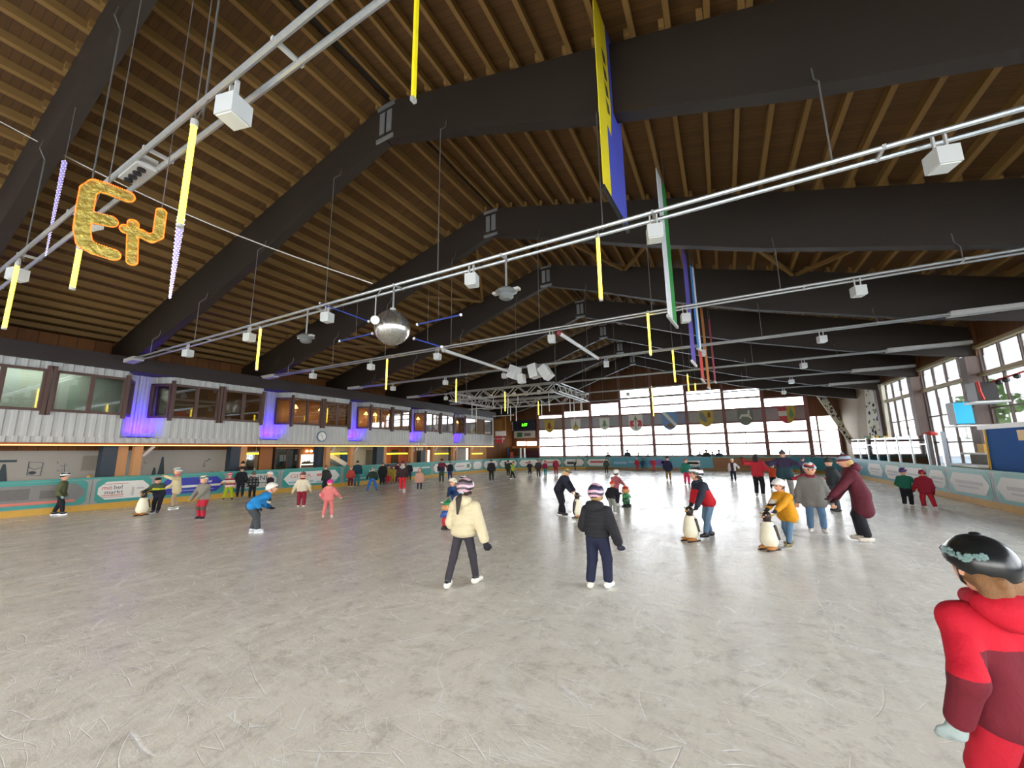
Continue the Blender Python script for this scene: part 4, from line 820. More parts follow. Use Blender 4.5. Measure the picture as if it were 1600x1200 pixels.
# square lighting truss
TY0, TY1 = 21.5, 27.5; tz = PY(865, 598, TY0).z; tb = PY(865, 612, TY0).z
x0, x1 = PY(705, 625, TY0).x, PY(868, 600, TY0).x
e = empty('lighting_truss', ((x0+x1)/2, (TY0+TY1)/2, tb), 'square grey lattice lighting truss hanging over the rink', 'truss')
TR = mat('truss_aluminium', '#c9c7be', 0.4, 0.4)
cs = [(x0, TY0), (x1, TY0), (x1, TY1), (x0, TY1)]
for i in range(4):
    (xa, ya), (xb, yb) = cs[i], cs[(i+1) % 4]; a, b = V((xa, ya, 0)), V((xb, yb, 0)); t = (b-a).normalized(); n = V((t.y, -t.x, 0)); L = (b-a).length
    f = MB()
    for o in (-0.18, 0.18):
        for z in (tb, tz): f.tube(a+n*o+V((0, 0, z)), b+n*o+V((0, 0, z)), 0.04, n=6)
    f.build('chord', TR, e)
    N = 12
    for k in range(N):
        for o in (-0.18, 0.18):
            s0 = a+t*(L*k/N)+n*o; s1 = a+t*(L*(k+1)/N)+n*o; za, zb = (tb, tz) if k % 2 else (tz, tb)
            MB().tube(s0+V((0, 0, za)), s1+V((0, 0, zb)), 0.028, n=6).build('lattice_bar', TR, e)
for (xa, ya) in cs: MB().tube((xa, ya, tz), (xa, ya, 8.0 if abs(xa-RIDGE) < 5 else 6.2), 0.012, n=5).build('hanger', WIRE, e)
random.seed(5)
for k in range(16):
    x = x0+(x1-x0)*random.random(); y = TY0+(TY1-TY0)*random.random(); h = random.uniform(0.5, 1.4)
    MB().tube((x, y, tb-h), (x, y, tb+0.1), 0.025, n=6).build('drop_pipe', TR, e)
for (xa, xb, y, z) in ((x0+0.4, x0+2.6, TY0+1.5, tb-0.5), (x0+4, x0+6, TY0+1, tb-0.35), (x0+1.2, x0+3, TY0+3.5, tb-0.9)): MB().tube((xa, y, z), (xb, y, z), 0.035, n=6).build('cross_pipe', TR, e)
for k in range(9):
    x = x0+0.4+(x1-x0-0.8)*k/8; MB().lathe([(0.04, 0.12), (0.11, 0.1), (0.13, -0.12), (0.1, -0.14)], (x, TY0+0.35, tb+0.12), 10).build('par_lamp', WHITEP if k % 2 else GREYP, e)
# ---------------------------------------------------------------- long banners
def banner(name, top, bot, Y, w, ang, mts, label, bar=None, z1=None, marks=None):
    """vertical cloth: bottom centre at pixel bot, seen nearly edge on; ang = turn of its width from +X"""
    q = PY(*bot, Y); zt = z1 if z1 else PY(*top, Y).z; t = V((math.cos(ang), math.sin(ang), 0)); n = V((-t.y, t.x, 0))
    e = empty(name, (q.x, Y, q.z), label, 'banner'); k = len(mts)
    for i, mt in enumerate(mts):
        a = -w/2+w*i/k; b = -w/2+w*(i+1)/k; c = q+t*((a+b)/2); c.z = (q.z+zt)/2
        MB().obox(c, t*(b-a)/2, n*0.004, (0, 0, (zt-q.z)/2)).build('cloth_stripe', mt, e)
    c = q.copy(); MB().obox(c, t*(w/2+0.05), n*0.025, (0, 0, 0.035)).build('bottom_bar', bar or GREYP, e)
    c.z = zt; MB().obox(c, t*(w/2+0.05), n*0.025, (0, 0, 0.03)).build('top_bar', GREYP, e)
    return e, q, t, n, zt
YEL = mat('banner_yellow', '#f0d91e', 0.7, 0, 0.04); BLU = mat('banner_blue', '#4b52b4', 0.7, 0, 0.05); WHT = mat('banner_white', '#dcdcda', 0.7); GRN = mat('banner_green', '#2f8a3a', 0.7); PUR = mat('banner_purple', '#5a4a9a', 0.7); RED = mat('banner_red', '#c63a2e', 0.7); LBL = mat('banner_light_blue', '#3f7fc0', 0.7)
# the yellow and blue town banner: ends of its bottom bar at two pixels
zb = 5.62
a, b = G(942, 291, zb), G(982, 362, zb)
t = (b-a).normalized(); n = V((-t.y, t.x, 0)); w_ = (b-a).length; zt = 9.2
e = empty('town_banner', ((a+b)/2), 'long yellow and blue banner with a dark bottom bar near the first beam', 'banner')
for (s0, s1, mt) in ((0.02, 0.3, YEL), (0.3, 0.98, BLU)):
    c = a+t*(w_*(s0+s1)/2); c.z = (zb+zt)/2; MB().obox(c, t*(w_*(s1-s0)/2), n*0.005, (0, 0, (zt-zb)/2)).build('cloth_half', mt, e)
MB().bar(a, b, 0.05, 0.06).build('bottom_bar', BLACK, e)
fn = n if (CAM-a).dot(n) > 0 else -n
mb = MB(); pts = [(0.28, 7.0), (0.44, 6.92), (0.46, 7.15), (0.5, 7.5), (0.48, 7.9), (0.46, 8.6), (0.44, 9.1), (0.28, 9.1)]
mb.prism([a+t*(w_*s_)+fn*0.007+V((0, 0, z-zb)) for s_, z in pts], fn*0.002); mb.build('emblem_field', YEL, e)
for k, z in enumerate((7.25, 7.55, 7.85, 8.15)):
    mb = MB(); s0 = 0.34-0.02*k; pts = [(s0, z), (s0+0.1, z+0.05), (s0+0.07, z+0.2), (s0-0.05, z+0.22), (s0-0.02, z+0.1)]
    mb.prism([a+t*(w_*s_)+fn*0.010+V((0, 0, zz-zb)) for s_, zz in pts], fn*0.002); mb.build('emblem_mark', mat('emblem_dark', '#4a4436', 0.7), e)
for s_ in (0.05, 0.95): MB().tube(a+t*(w_*s_)+V((0, 0, zt-zb)), V((*(a+t*(w_*s_)).xy, zr((a+t*(w_*s_)).x)+0.05)), 0.006, n=5).build('cord', WIRE, e)
def banner2(pa, pb, zb, zt, mts, label, bar=GREYP):
    a, b = G(*pa, zb), G(*pb, zb); t = (b-a).normalized(); n = V((-t.y, t.x, 0)); w_ = (b-a).length
    e = empty('hanging_banner', (a+b)/2, label, 'banner'); k = len(mts)
    for i, mt in enumerate(mts):
        c = a+t*(w_*(i+0.5)/k); c.z = (zb+zt)/2; MB().obox(c, t*(w_/k/2), n*0.006, (0, 0, (zt-zb)/2)).build('cloth_stripe', mt, e)
    MB().bar(a-t*0.04, b+t*0.04, 0.05, 0.06).build('bottom_bar', bar, e)
    for s_ in (0.1, 0.9): MB().tube(a+t*(w_*s_)+V((0, 0, zt-zb)), V((*(a+t*(w_*s_)).xy, zr((a+t*(w_*s_)).x)+0.18)), 0.006, n=5).build('cord', WIRE, e)
banner2((1044, 494), (1058, 511), 4.55, 8.0, [WHT, GRN], 'long white and green banner seen nearly edge on')
banner2((1081, 564), (1088, 572), 4.3, 7.9, [PUR], 'long purple banner with a white bar at its foot', WHITEP)
banner2((1096, 592), (1101, 598), 4.2, 5.35, [RED], 'short red banner below a lamp box near the far windows')
banner2((1090, 545), (1096, 548), 5.0, 7.9, [LBL, WHT], 'narrow blue and white banner behind the purple one')
banner2((1106, 605), (1110, 608), 4.2, 7.6, [mat('banner_orange', '#b5702a', 0.7)], 'narrow orange banner near the far windows')
banner2((1116, 596), (1119, 598), 4.6, 7.4, [mat('banner_wine', '#93303c', 0.7)], 'narrow wine red banner near the far windows')
# ---------------------------------------------------------------- coats of arms before the far glazing
SW = mat('shield_white', '#dedccf', 0.6); SG = mat('shield_olive', '#c2aa48', 0.6); SK = mat('shield_dark', '#7c8478', 0.6); SB = mat('shield_blue', '#6f8fb8', 0.6); SR = mat('shield_red', '#c94850', 0.6); SGN = mat('shield_green', '#6f9464', 0.6)
YSH = 39.0
def shield(px, py0, py1, base, label, marks):
    p, q = PY(px, py0, YSH), PY(px, py1, YSH); H = p.z-q.z; W = H*0.82; cx = p.x
    e = empty('coat_of_arms', (cx, YSH, q.z), label, 'emblem')
    out = [(-0.5, 1), (0.5, 1), (0.5, 0.45), (0.45, 0.28), (0.33, 0.13), (0.17, 0.04), (0, 0), (-0.17, 0.04), (-0.33, 0.13), (-0.45, 0.28), (-0.5, 0.45)]
    P = lambda s, o: [(cx+u*W, YSH+o, q.z+v*H) for u, v in s]
    MB().prism(P(out, 0), (0, 0.04, 0)).build('shield', base, e)
    for k, (mt, poly) in enumerate(marks): MB().prism(P(poly, -0.004-0.003*k), (0, 0.004, 0)).build('charge', mt, e)
    z = PY(px, py0-4.5, YSH).z; MB().box((cx-W*0.45, YSH-0.03, z-0.03), (cx+W*0.45, YSH+0.03, z+0.03)).build('hanging_bar', mat('dull_bar', '#6e655f', 0.5), e)
    for s_ in (-0.35, 0.35): MB().tube((cx+s_*W, YSH, p.z), (cx+s_*W, YSH, z), 0.008, n=4).build('cord', WIRE, e)
    MB().tube((cx, YSH, z), (cx, YSH, zr(cx)+0.18), 0.008, n=4).build('cord', WIRE, e)
fir = [(-0.05, 0.2), (0.05, 0.2), (0.05, 0.34), (0.28, 0.34), (0.1, 0.56), (0.2, 0.56), (0, 0.86), (-0.2, 0.56), (-0.1, 0.56), (-0.28, 0.34), (-0.05, 0.34)]
shield(858, 656, 676, SG, 'olive yellow shield with a reddish fir hanging before the far glazing', [(mat('shield_rust', '#8a4a34', 0.6), fir)])
shield(899, 655, 674, SW, 'white shield with a dark mountain peak and ochre base', [(SG, [(-0.3, 0.2), (0.3, 0.2), (0.2, 0.5), (-0.2, 0.5)]), (SK, [(-0.12, 0.4), (0.12, 0.4), (0.02, 0.85)])])
shield(944, 653, 672, SW, 'white shield with a single green fir', [(SGN, fir)])
shield(992.5, 648, 674, SW, 'white shield with a fir between two red rearing beasts', [(SK, [(-0.14, 0.66), (0.14, 0.66), (0, 0.98)]), (SK, [(-0.03, 0.1), (0.03, 0.1), (0.03, 0.7), (-0.03, 0.7)]), (SR, [(-0.42, 0.3), (-0.1, 0.3), (-0.2, 0.5), (-0.08, 0.62), (-0.3, 0.68), (-0.42, 0.6)]), (SR, [(0.42, 0.3), (0.1, 0.3), (0.2, 0.5), (0.08, 0.62), (0.3, 0.68), (0.42, 0.6)])])
shield(1045, 644, 672, SB, 'blue and brown shield with a white diagonal band', [(mat('shield_brown', '#7c6650', 0.6), [(-0.3, 0.2), (0.1, 0.1), (0.3, 0.2), (0.0, 0.4)]), (SW, [(-0.48, 0.98), (-0.2, 0.98), (0.46, 0.3), (0.36, 0.16)])])
shield(1102, 642, 667, SG, 'golden shield with a dark diagonal beast', [(SK, [(-0.48, 0.95), (-0.2, 0.95), (0.1, 0.4), (-0.05, 0.25), (-0.42, 0.5)]), (mat('shield_rust', '#8a4a34', 0.6), [(0.1, 0.55), (0.34, 0.6), (0.3, 0.9), (0.15, 0.9)])])
shield(1163, 639, 665, SK, 'dark shield with a white leaping animal', [(SW, [(-0.4, 0.42), (-0.3, 0.4), (-0.2, 0.56), (0.2, 0.5), (0.38, 0.36), (0.42, 0.42), (0.28, 0.62), (0.32, 0.9), (0.2, 0.92), (0.16, 0.68), (-0.25, 0.68)])])
shield(1228, 635, 662, SR, 'red, white and gold quartered shield with a tree', [(SW, [(-0.5, 0.45), (0, 0.45), (0, 0.75), (-0.5, 0.75)]), (SG, [(0, 0.02), (0.3, 0.12), (0.5, 0.5), (0.5, 1), (0, 1)]), (SGN, [(0.2, 0.3), (0.28, 0.3), (0.4, 0.5), (0.24, 0.92), (0.1, 0.5)])])
# ---------------------------------------------------------------- right hand fittings
BEIGE = mat('beige_wall_paint', '#b09c7e', 0.75, 0, 0.05, 1.5)
CLIMB = mat('climbing_wall_cream', '#d6d0bb', 0.8, 0, 0.1, 3, bump=0.4)
HM = [mat('hold_dark', '#3c3a3c', 0.6), mat('hold_olive', '#8d8b5a', 0.6), mat('hold_blue', '#4a5a78', 0.6), mat('hold_red', '#9a4a44', 0.6)]
def climb(quad, nrm, label, nh, seed):
    e = empty('climbing_wall', quad[0], label, 'climbing wall'); MB().prism(quad, V(nrm)*-0.15).build('slab', CLIMB, e); random.seed(seed)
    for k in range(nh):
        u, v = random.random()*0.9+0.05, random.random()*0.94+0.03; b = quad[0].lerp(quad[1], u); t = quad[3].lerp(quad[2], u); c = b.lerp(t, v); r = random.choice((0.05, 0.07, 0.11))
        MB().ball(c, (r*0.8, r*0.8, r*random.uniform(0.7, 1.2)), 7, 5).build('hold', HM[0 if random.random() < 0.6 else random.randrange(4)], e)
XC = XR-0.14
P4 = [PX(1357, 690, XC), PX(1389, 690, XC), PX(1376, 600, XC), PX(1350, 603, XC)]
climb(P4, (-1, 0, 0), 'upright cream climbing wall dotted with dark holds', 46, 11)
Yc = 37.6
P4 = [PY(1328, 694, Yc), PY(1338, 694, Yc), PY(1289, 617, Yc), PY(1275, 617, Yc)]
climb(P4, (0, -1, 0), 'leaning narrow cream climbing slab beside the end window', 26, 12)
e = empty('foam_mat', PY(1368, 690, 30.6), 'striped green and yellow crash mats under the climbing wall', 'mat')
for k in range(5):
    p, q = PY(1354+k*7, 681, 30.4), PY(1361+k*7, 691, 30.4); MB().box((p.x, 30.4, q.z), (q.x-0.01, 30.9, p.z)).build('stripe', [mat('mat_green', '#6f7f5a', 0.8), mat('mat_pale', '#c9c5a8', 0.8), mat('mat_yellow', '#c9a23c', 0.8)][k % 3 if k < 4 else 2], e)
p = PY(1354, 691, 30.4); MB().box((p.x, 30.4, 0), (p.x+1.2, 30.9, p.z)).build('plinth', GREYP, e)
# blue ski lift cabin used as a booth
e = empty('cabin_booth', (7.85, 16.3, 0), 'blue lift cabin with a white rim and yellow edge above the right boards', 'cabin')
CBL = mat('cabin_blue', '#2d62a8', 0.75, 0, 0.1, 2, spec=0.1)
X0 = 7.2; pz = lambda x, y: PX(x, y, X0)
c = [pz(1540, 671), pz(1600, 664), pz(1600, 744), pz(1552, 744)]
yb0, yt0, zt_, zb_ = c[3].y, c[0].y, c[0].z, c[3].z
ye = yb0-3.4
MB().prism([(X0, yb0, zb_), (X0, yt0, zt_), (X0, ye-0.3, zt_), (X0, ye, zb_)], (1.0, 0, 0)).build('cabin_body', CBL, e)
MB().box((X0-0.06, ye-0.35, zt_), (X0+1.1, yt0+0.3, zt_+0.14)).build('rim', WHITEP, e)
MB().bar((X0-0.01, yb0+0.03, zb_), (X0-0.01, yt0+0.03, zt_), 0.06, 0.06).build('yellow_edge', mat('cabin_yellow', '#d9a92c', 0.5), e)
p, q = pz(1589, 672), pz(1600, 688); MB().box((X0-0.012, p.y-0.8, q.z), (X0, p.y, p.z)).build('yellow_plate', mat('cabin_yellow', '#d9a92c', 0.5), e)
MB().box((X0+0.1, ye+0.2, 0), (X0+1.0, yb0-0.1, zb_)).build('plinth', mat('grey_plinth', '#8f8d8a', 0.7), e)
e = empty('terrace_ledge', (7.3, 18.6, 0), 'pale ledge with shelves behind the right boards', 'counter')
MB().box((6.95, 17.9, BH+0.02), (7.6, 20.2, BH+0.08)).build('top', WHITEP, e); MB().box((7.0, 18.0, 0), (7.5, 20.1, BH+0.02)).build('body', mat('beige_counter', '#a89a80', 0.7), e)
MB().box((7.55, 18.2, BH+0.4), (8.1, 20.4, BH+0.45)).build('shelf', WHITEP, e); MB().box((7.6, 18.4, BH+0.08), (8.0, 19.9, BH+0.4)).build('shelf_boxes', mat('shelf_grey', '#7c766c', 0.7), e)
MB().box((7.7, 19.2, BH+0.45), (8.0, 19.6, BH+0.75)).build('yellow_box', mat('cabin_yellow', '#d9a92c', 0.5), label='small yellow box on the terrace shelf', cat='box')
def rbox(nm, xa, ya_, xb, yb_, X, d, mt, parent): p, q = PX(xa, ya_, X), PX(xb, yb_, X); return MB().box((X, q.y, q.z), (X+d, p.y, p.z)).build(nm, mt, parent)
e = empty('wall_screen', PX(1508, 665, 8.0), 'turquoise box screen with a dark side on a bracket by the column', 'screen')
c0, c1 = PX(1500, 630, 7.9), PX(1525, 662, 7.9)
yy0 = min(c0.y, c1.y); yy1 = max(c0.y, c1.y)
MB().box((7.5, yy0+0.2, c1.z), (7.95, yy0+0.75, c0.z)).build('case', mat('dark_case', '#2b2626', 0.5), e)
MB().box((7.5, yy0+0.17, c1.z+0.02), (7.95, yy0+0.2, c0.z-0.02)).build('turquoise_face', glow('turquoise_face', '#2a9cc0', 0.45), e); MB().box((7.45, yy0+0.1, c1.z-0.08), (8.4, yy0+0.95, c1.z-0.03)).build('shelf', WHITEP, e)
e = empty('loudspeaker', PX(1535, 628, 8.0), 'dark loudspeaker with a red cable beside the screen', 'loudspeaker'); c0, c1 = PX(1523, 600, 7.9), PX(1545, 626, 7.9)
MB().box((7.7, c1.y+0.1, c1.z), (8.2, c1.y+0.7, c0.z)).build('cabinet', mat('dark_case', '#2b2626', 0.5), e); MB().box((7.6, c1.y, c1.z-0.06), (8.4, c1.y+0.8, c1.z)).build('shelf', WHITEP, e)
MB().path([(7.75, c1.y+0.05, c0.z), (7.72, c1.y-0.05, (c0.z+c1.z)/2), (7.8, c1.y+0.02, c1.z+0.05)], 0.04, 6).build('red_cable', RED, e)
e = empty('red_rail', PX(1580, 588, 8.0), 'red pipe rail with small lamps under the right window transom', 'rail'); a, b = PX(1545, 598, 8.1), PX(1600, 578, 8.1)
MB().tube(a, b+V((0, -1, 0)), 0.03).build('rail', RED, e)
for t in (0.3, 0.5, 0.8): MB().ball(a.lerp(b, t)-V((0, 0, 0.1)), 0.09, 8, 6).build('lamp_head', BLACK, e)
e = empty('parasol', PX(1455, 682, 8.1), 'small red parasol behind the glass screens', 'parasol'); c = PX(1455, 680, 7.9)
MB().lathe([(0.34, 0), (0.2, 0.1), (0.02, 0.17)], c, 10).build('canopy', RED, e); MB().tube((c.x, c.y, 0), c, 0.02).build('pole', STEEL, e)
# railings between boards and the far glazing
for xa, xb, lb in ((-11, -5, 'thin steel railing before the far glazing, left part'), (-5, 1, 'thin steel railing before the far glazing, middle part'), (1, 6.2, 'thin steel railing before the far glazing, right part')):
    e = empty('railing', ((xa+xb)/2, 37.6, 0), lb, 'railing')
    for z in (1.15, 1.65): MB().tube((xa, 37.6, z), (xb, 37.6, z), 0.025, n=6).build('rail', STEEL, e)
    for k in range(4): x = xa+(xb-xa)*k/3; MB().tube((x, 37.6, 0), (x, 37.6, 1.65), 0.025, n=6).build('post', STEEL, e)
# trees outside the right windows
LEAF = mat('pale_spring_leaves', '#8fae6a', 0.8, 0, 0.3, 3); BARK = mat('tree_bark', '#6a5a4c', 0.9)
random.seed(21)
for i, (x, y, h, lb) in enumerate(((20, 30, 7, 'leafy tree outside the right windows nearest the cabin'), (24, 38, 8.5, 'tall leafy tree outside the middle right windows'), (18, 43, 6.5, 'leafy tree outside the last right window'), (28, 50, 9, 'large leafy tree far outside the right windows'))):
    e = empty('tree', (x, y, -0.03), lb, 'tree'); MB().tube((x, y, -0.03), (x, y, h*0.6), 0.2, 0.1).build('trunk', BARK, e)
    mb = MB()
    for k in range(500):
        a = random.uniform(0, 6.28); r = random.random()**0.5*h*0.33; z = h*0.3+random.random()*h*0.7; f = 1-abs(z/h-0.6)*1.2; c = V((x+r*f*math.cos(a), y+r*f*math.sin(a), z)); u = V((random.uniform(-1, 1), random.uniform(-1, 1), random.uniform(-1, 1))).normalized()*0.3; v_ = u.cross(V((random.uniform(-1, 1), random.uniform(-1, 1), 0.3))).normalized()*0.2
        mb._add([c-u, c+v_, c+u, c-v_], [(0, 1, 2, 3)])
    mb.build('foliage', LEAF, e, kind='stuff')
# ================================================================ smooth bodies: signed distance fields meshed by surface nets
def sdf_eval(P, prims, k):
    d = None
    for pr in prims:
        if pr[0] == 'c':
            a, b, r1, r2 = np.array(pr[1]), np.array(pr[2]), pr[3], pr[4]
            ab = b-a; pa = P-a; t = np.clip(pa @ ab/max(ab @ ab, 1e-9), 0, 1)
            q = np.linalg.norm(pa-t[:, None]*ab, axis=1)-(r1+(r2-r1)*t)
        else:
            c, r, R = np.array(pr[1]), np.array(pr[2]), pr[3]
            p = P-c
            if R is not None: p = p @ R
            k0 = np.linalg.norm(p/r, axis=1); k1 = np.linalg.norm(p/(r*r), axis=1); q = k0*(k0-1)/np.maximum(k1, 1e-6)
        if d is None: d = q
        else:
            h = np.clip(0.5+0.5*(q-d)/k, 0, 1); d = q*(1-h)+d*h-k*h*(1-h)
    return d
def sdf_mesh(prims, vox, k=0.02, cuts=()):
    lo = []; hi = []
    for pr in prims:
        if pr[0] == 'c':
            r = max(pr[3], pr[4]); lo += [np.array(pr[1])-r, np.array(pr[2])-r]; hi += [np.array(pr[1])+r, np.array(pr[2])+r]
        else: r = max(pr[2]); lo.append(np.array(pr[1])-r); hi.append(np.array(pr[1])+r)
    lo = np.min(lo, 0)-2.5*vox-k*0.3; hi = np.max(hi, 0)+2.5*vox+k*0.3
    n = np.ceil((hi-lo)/vox).astype(int)+1
    ax = [lo[i]+vox*np.arange(n[i]) for i in range(3)]
    P = np.stack(np.meshgrid(*ax, indexing='ij'), -1).reshape(-1, 3)
    F = sdf_eval(P, prims, k)
    for c, nn in cuts: F = np.maximum(F, (P-np.array(c)) @ np.array(nn))
    F = F.reshape(n); F[0] = F[-1] = 1; F[:, 0] = F[:, -1] = 1; F[:, :, 0] = F[:, :, -1] = 1
    m_ = n-1; acc = np.zeros((*m_, 3)); cnt = np.zeros(m_)
    S = F < 0
    for axis in range(3):
        o1, o2 = [i for i in range(3) if i != axis]
        for u in (0, 1):
            for v in (0, 1):
                sl = [slice(0, m_[i]) for i in range(3)]; sl[o1] = slice(u, u+m_[o1]); sl[o2] = slice(v, v+m_[o2])
                a = F[tuple(sl)]; sl2 = list(sl); sl2[axis] = slice(1, 1+m_[axis]); b = F[tuple(sl2)]
                cr = (a < 0) != (b < 0); t = np.where(cr, a/np.where(np.abs(a-b) < 1e-12, 1, a-b), 0)
                cnt += cr; acc[..., axis] += np.where(cr, t, 0); acc[..., o1] += cr*u; acc[..., o2] += cr*v
    act = cnt > 0; idx = -np.ones(m_, int); idx[act] = np.arange(act.sum())
    g = np.argwhere(act); vs = (g+acc[act]/cnt[act][:, None])*vox+lo
    quads = []
    for axis in range(3):
        o1, o2 = [(1, 2), (2, 0), (0, 1)][axis]
        sl = [slice(1, m_[i]) for i in range(3)]; sl[axis] = slice(0, m_[axis]); a = S[tuple(sl)]
        sl2 = list(sl); sl2[axis] = slice(1, 1+m_[axis]); b = S[tuple(sl2)]
        e = np.argwhere(a != b)
        if not len(e): continue
        base = e.copy(); base[:, o1] += 1; base[:, o2] += 1
        fl_ = a[tuple(e.T)]
        def ci(d1, d2):
            q = base.copy(); q[:, o1] += d1; q[:, o2] += d2; return idx[tuple(q.T)]
        Q = np.stack([ci(-1, -1), ci(0, -1), ci(0, 0), ci(-1, 0)], 1)
        Q[~fl_] = Q[~fl_][:, ::-1]; quads.append(Q)
    Q = np.concatenate(quads); Q = Q[(Q >= 0).all(1)]
    return vs, Q
def np_obj(name, vs, Q, mats, parent, zone=None):
    """mesh object in the parent's local frame; zone(face centres) -> material index"""
    me = bpy.data.meshes.new(name); me.from_pydata(vs.tolist(), [], Q.tolist())
    mats = mats if isinstance(mats, (list, tuple)) else [mats]
    for x in mats: me.materials.append(x)
    if zone is not None: me.polygons.foreach_set('material_index', zone(vs[Q].mean(1)).astype(np.int32))
    me.polygons.foreach_set('use_smooth', np.ones(len(Q), bool)); me.update()
    o = bpy.data.objects.new(name, me); COL.objects.link(o); o.parent = parent; return o
def cloth(c):
    h = c if isinstance(c, str) else None
    nm = 'cloth_'+h.strip('#')
    if nm in MATS: return MATS[nm]
    s = NT(nm); c3 = hexc(h) if len(h) == 7 else hexc('#'+''.join(x*2 for x in h[1:])); v = s.coords((1, 1, 0.7)); f = s.noise(v, 9, 4, 0.55); g = s.noise(v, 90, 2)
    s.link(s.mix(f, tuple(x*0.82 for x in c3), tuple(min(1, x*1.1) for x in c3)), s.b.inputs['Base Color']); s.b.inputs['Roughness'].default_value = 0.8; s.b.inputs['Specular IOR Level'].default_value = 0.25
    s.bump(s.math('ADD', f, s.math('MULTIPLY', g, 0.08)), 0.55, 0.035); MATS[nm] = s.m; return s.m
SKIN = {'l': mat('skin_light', '#d9a184', 0.55, 0, 0.06), 'm': mat('skin_mid', '#b87a5a', 0.55, 0, 0.06)}
HAIRM = lambda c: mat('hair_'+c.strip('#'), c, 0.6, 0, 0.35, 25, (14, 14, 1.5), bump=0.5)
BLADE = mat('skate_blade', '#c8ccd0', 0.25, 0.9); EYE = mat('eye_dark', '#1c1512', 0.3); LIP = mat('lip', '#a8564c', 0.5); SOLE = mat('skate_sole', '#2b2523', 0.5)
def ik(a, b, l1, l2, pole):
    a, b, pole = (np.array(x, float) for x in (a, b, pole)); d = b-a; L = np.linalg.norm(d); mx = (l1+l2)*0.999
    if L > mx: b = a+d/L*mx; d = b-a; L = mx
    t = (l1*l1-l2*l2+L*L)/(2*L); h = math.sqrt(max(l1*l1-t*t, 0)); u = d/L; p = pole-u*(pole @ u); p /= max(np.linalg.norm(p), 1e-6)
    return a+u*t+p*h, b
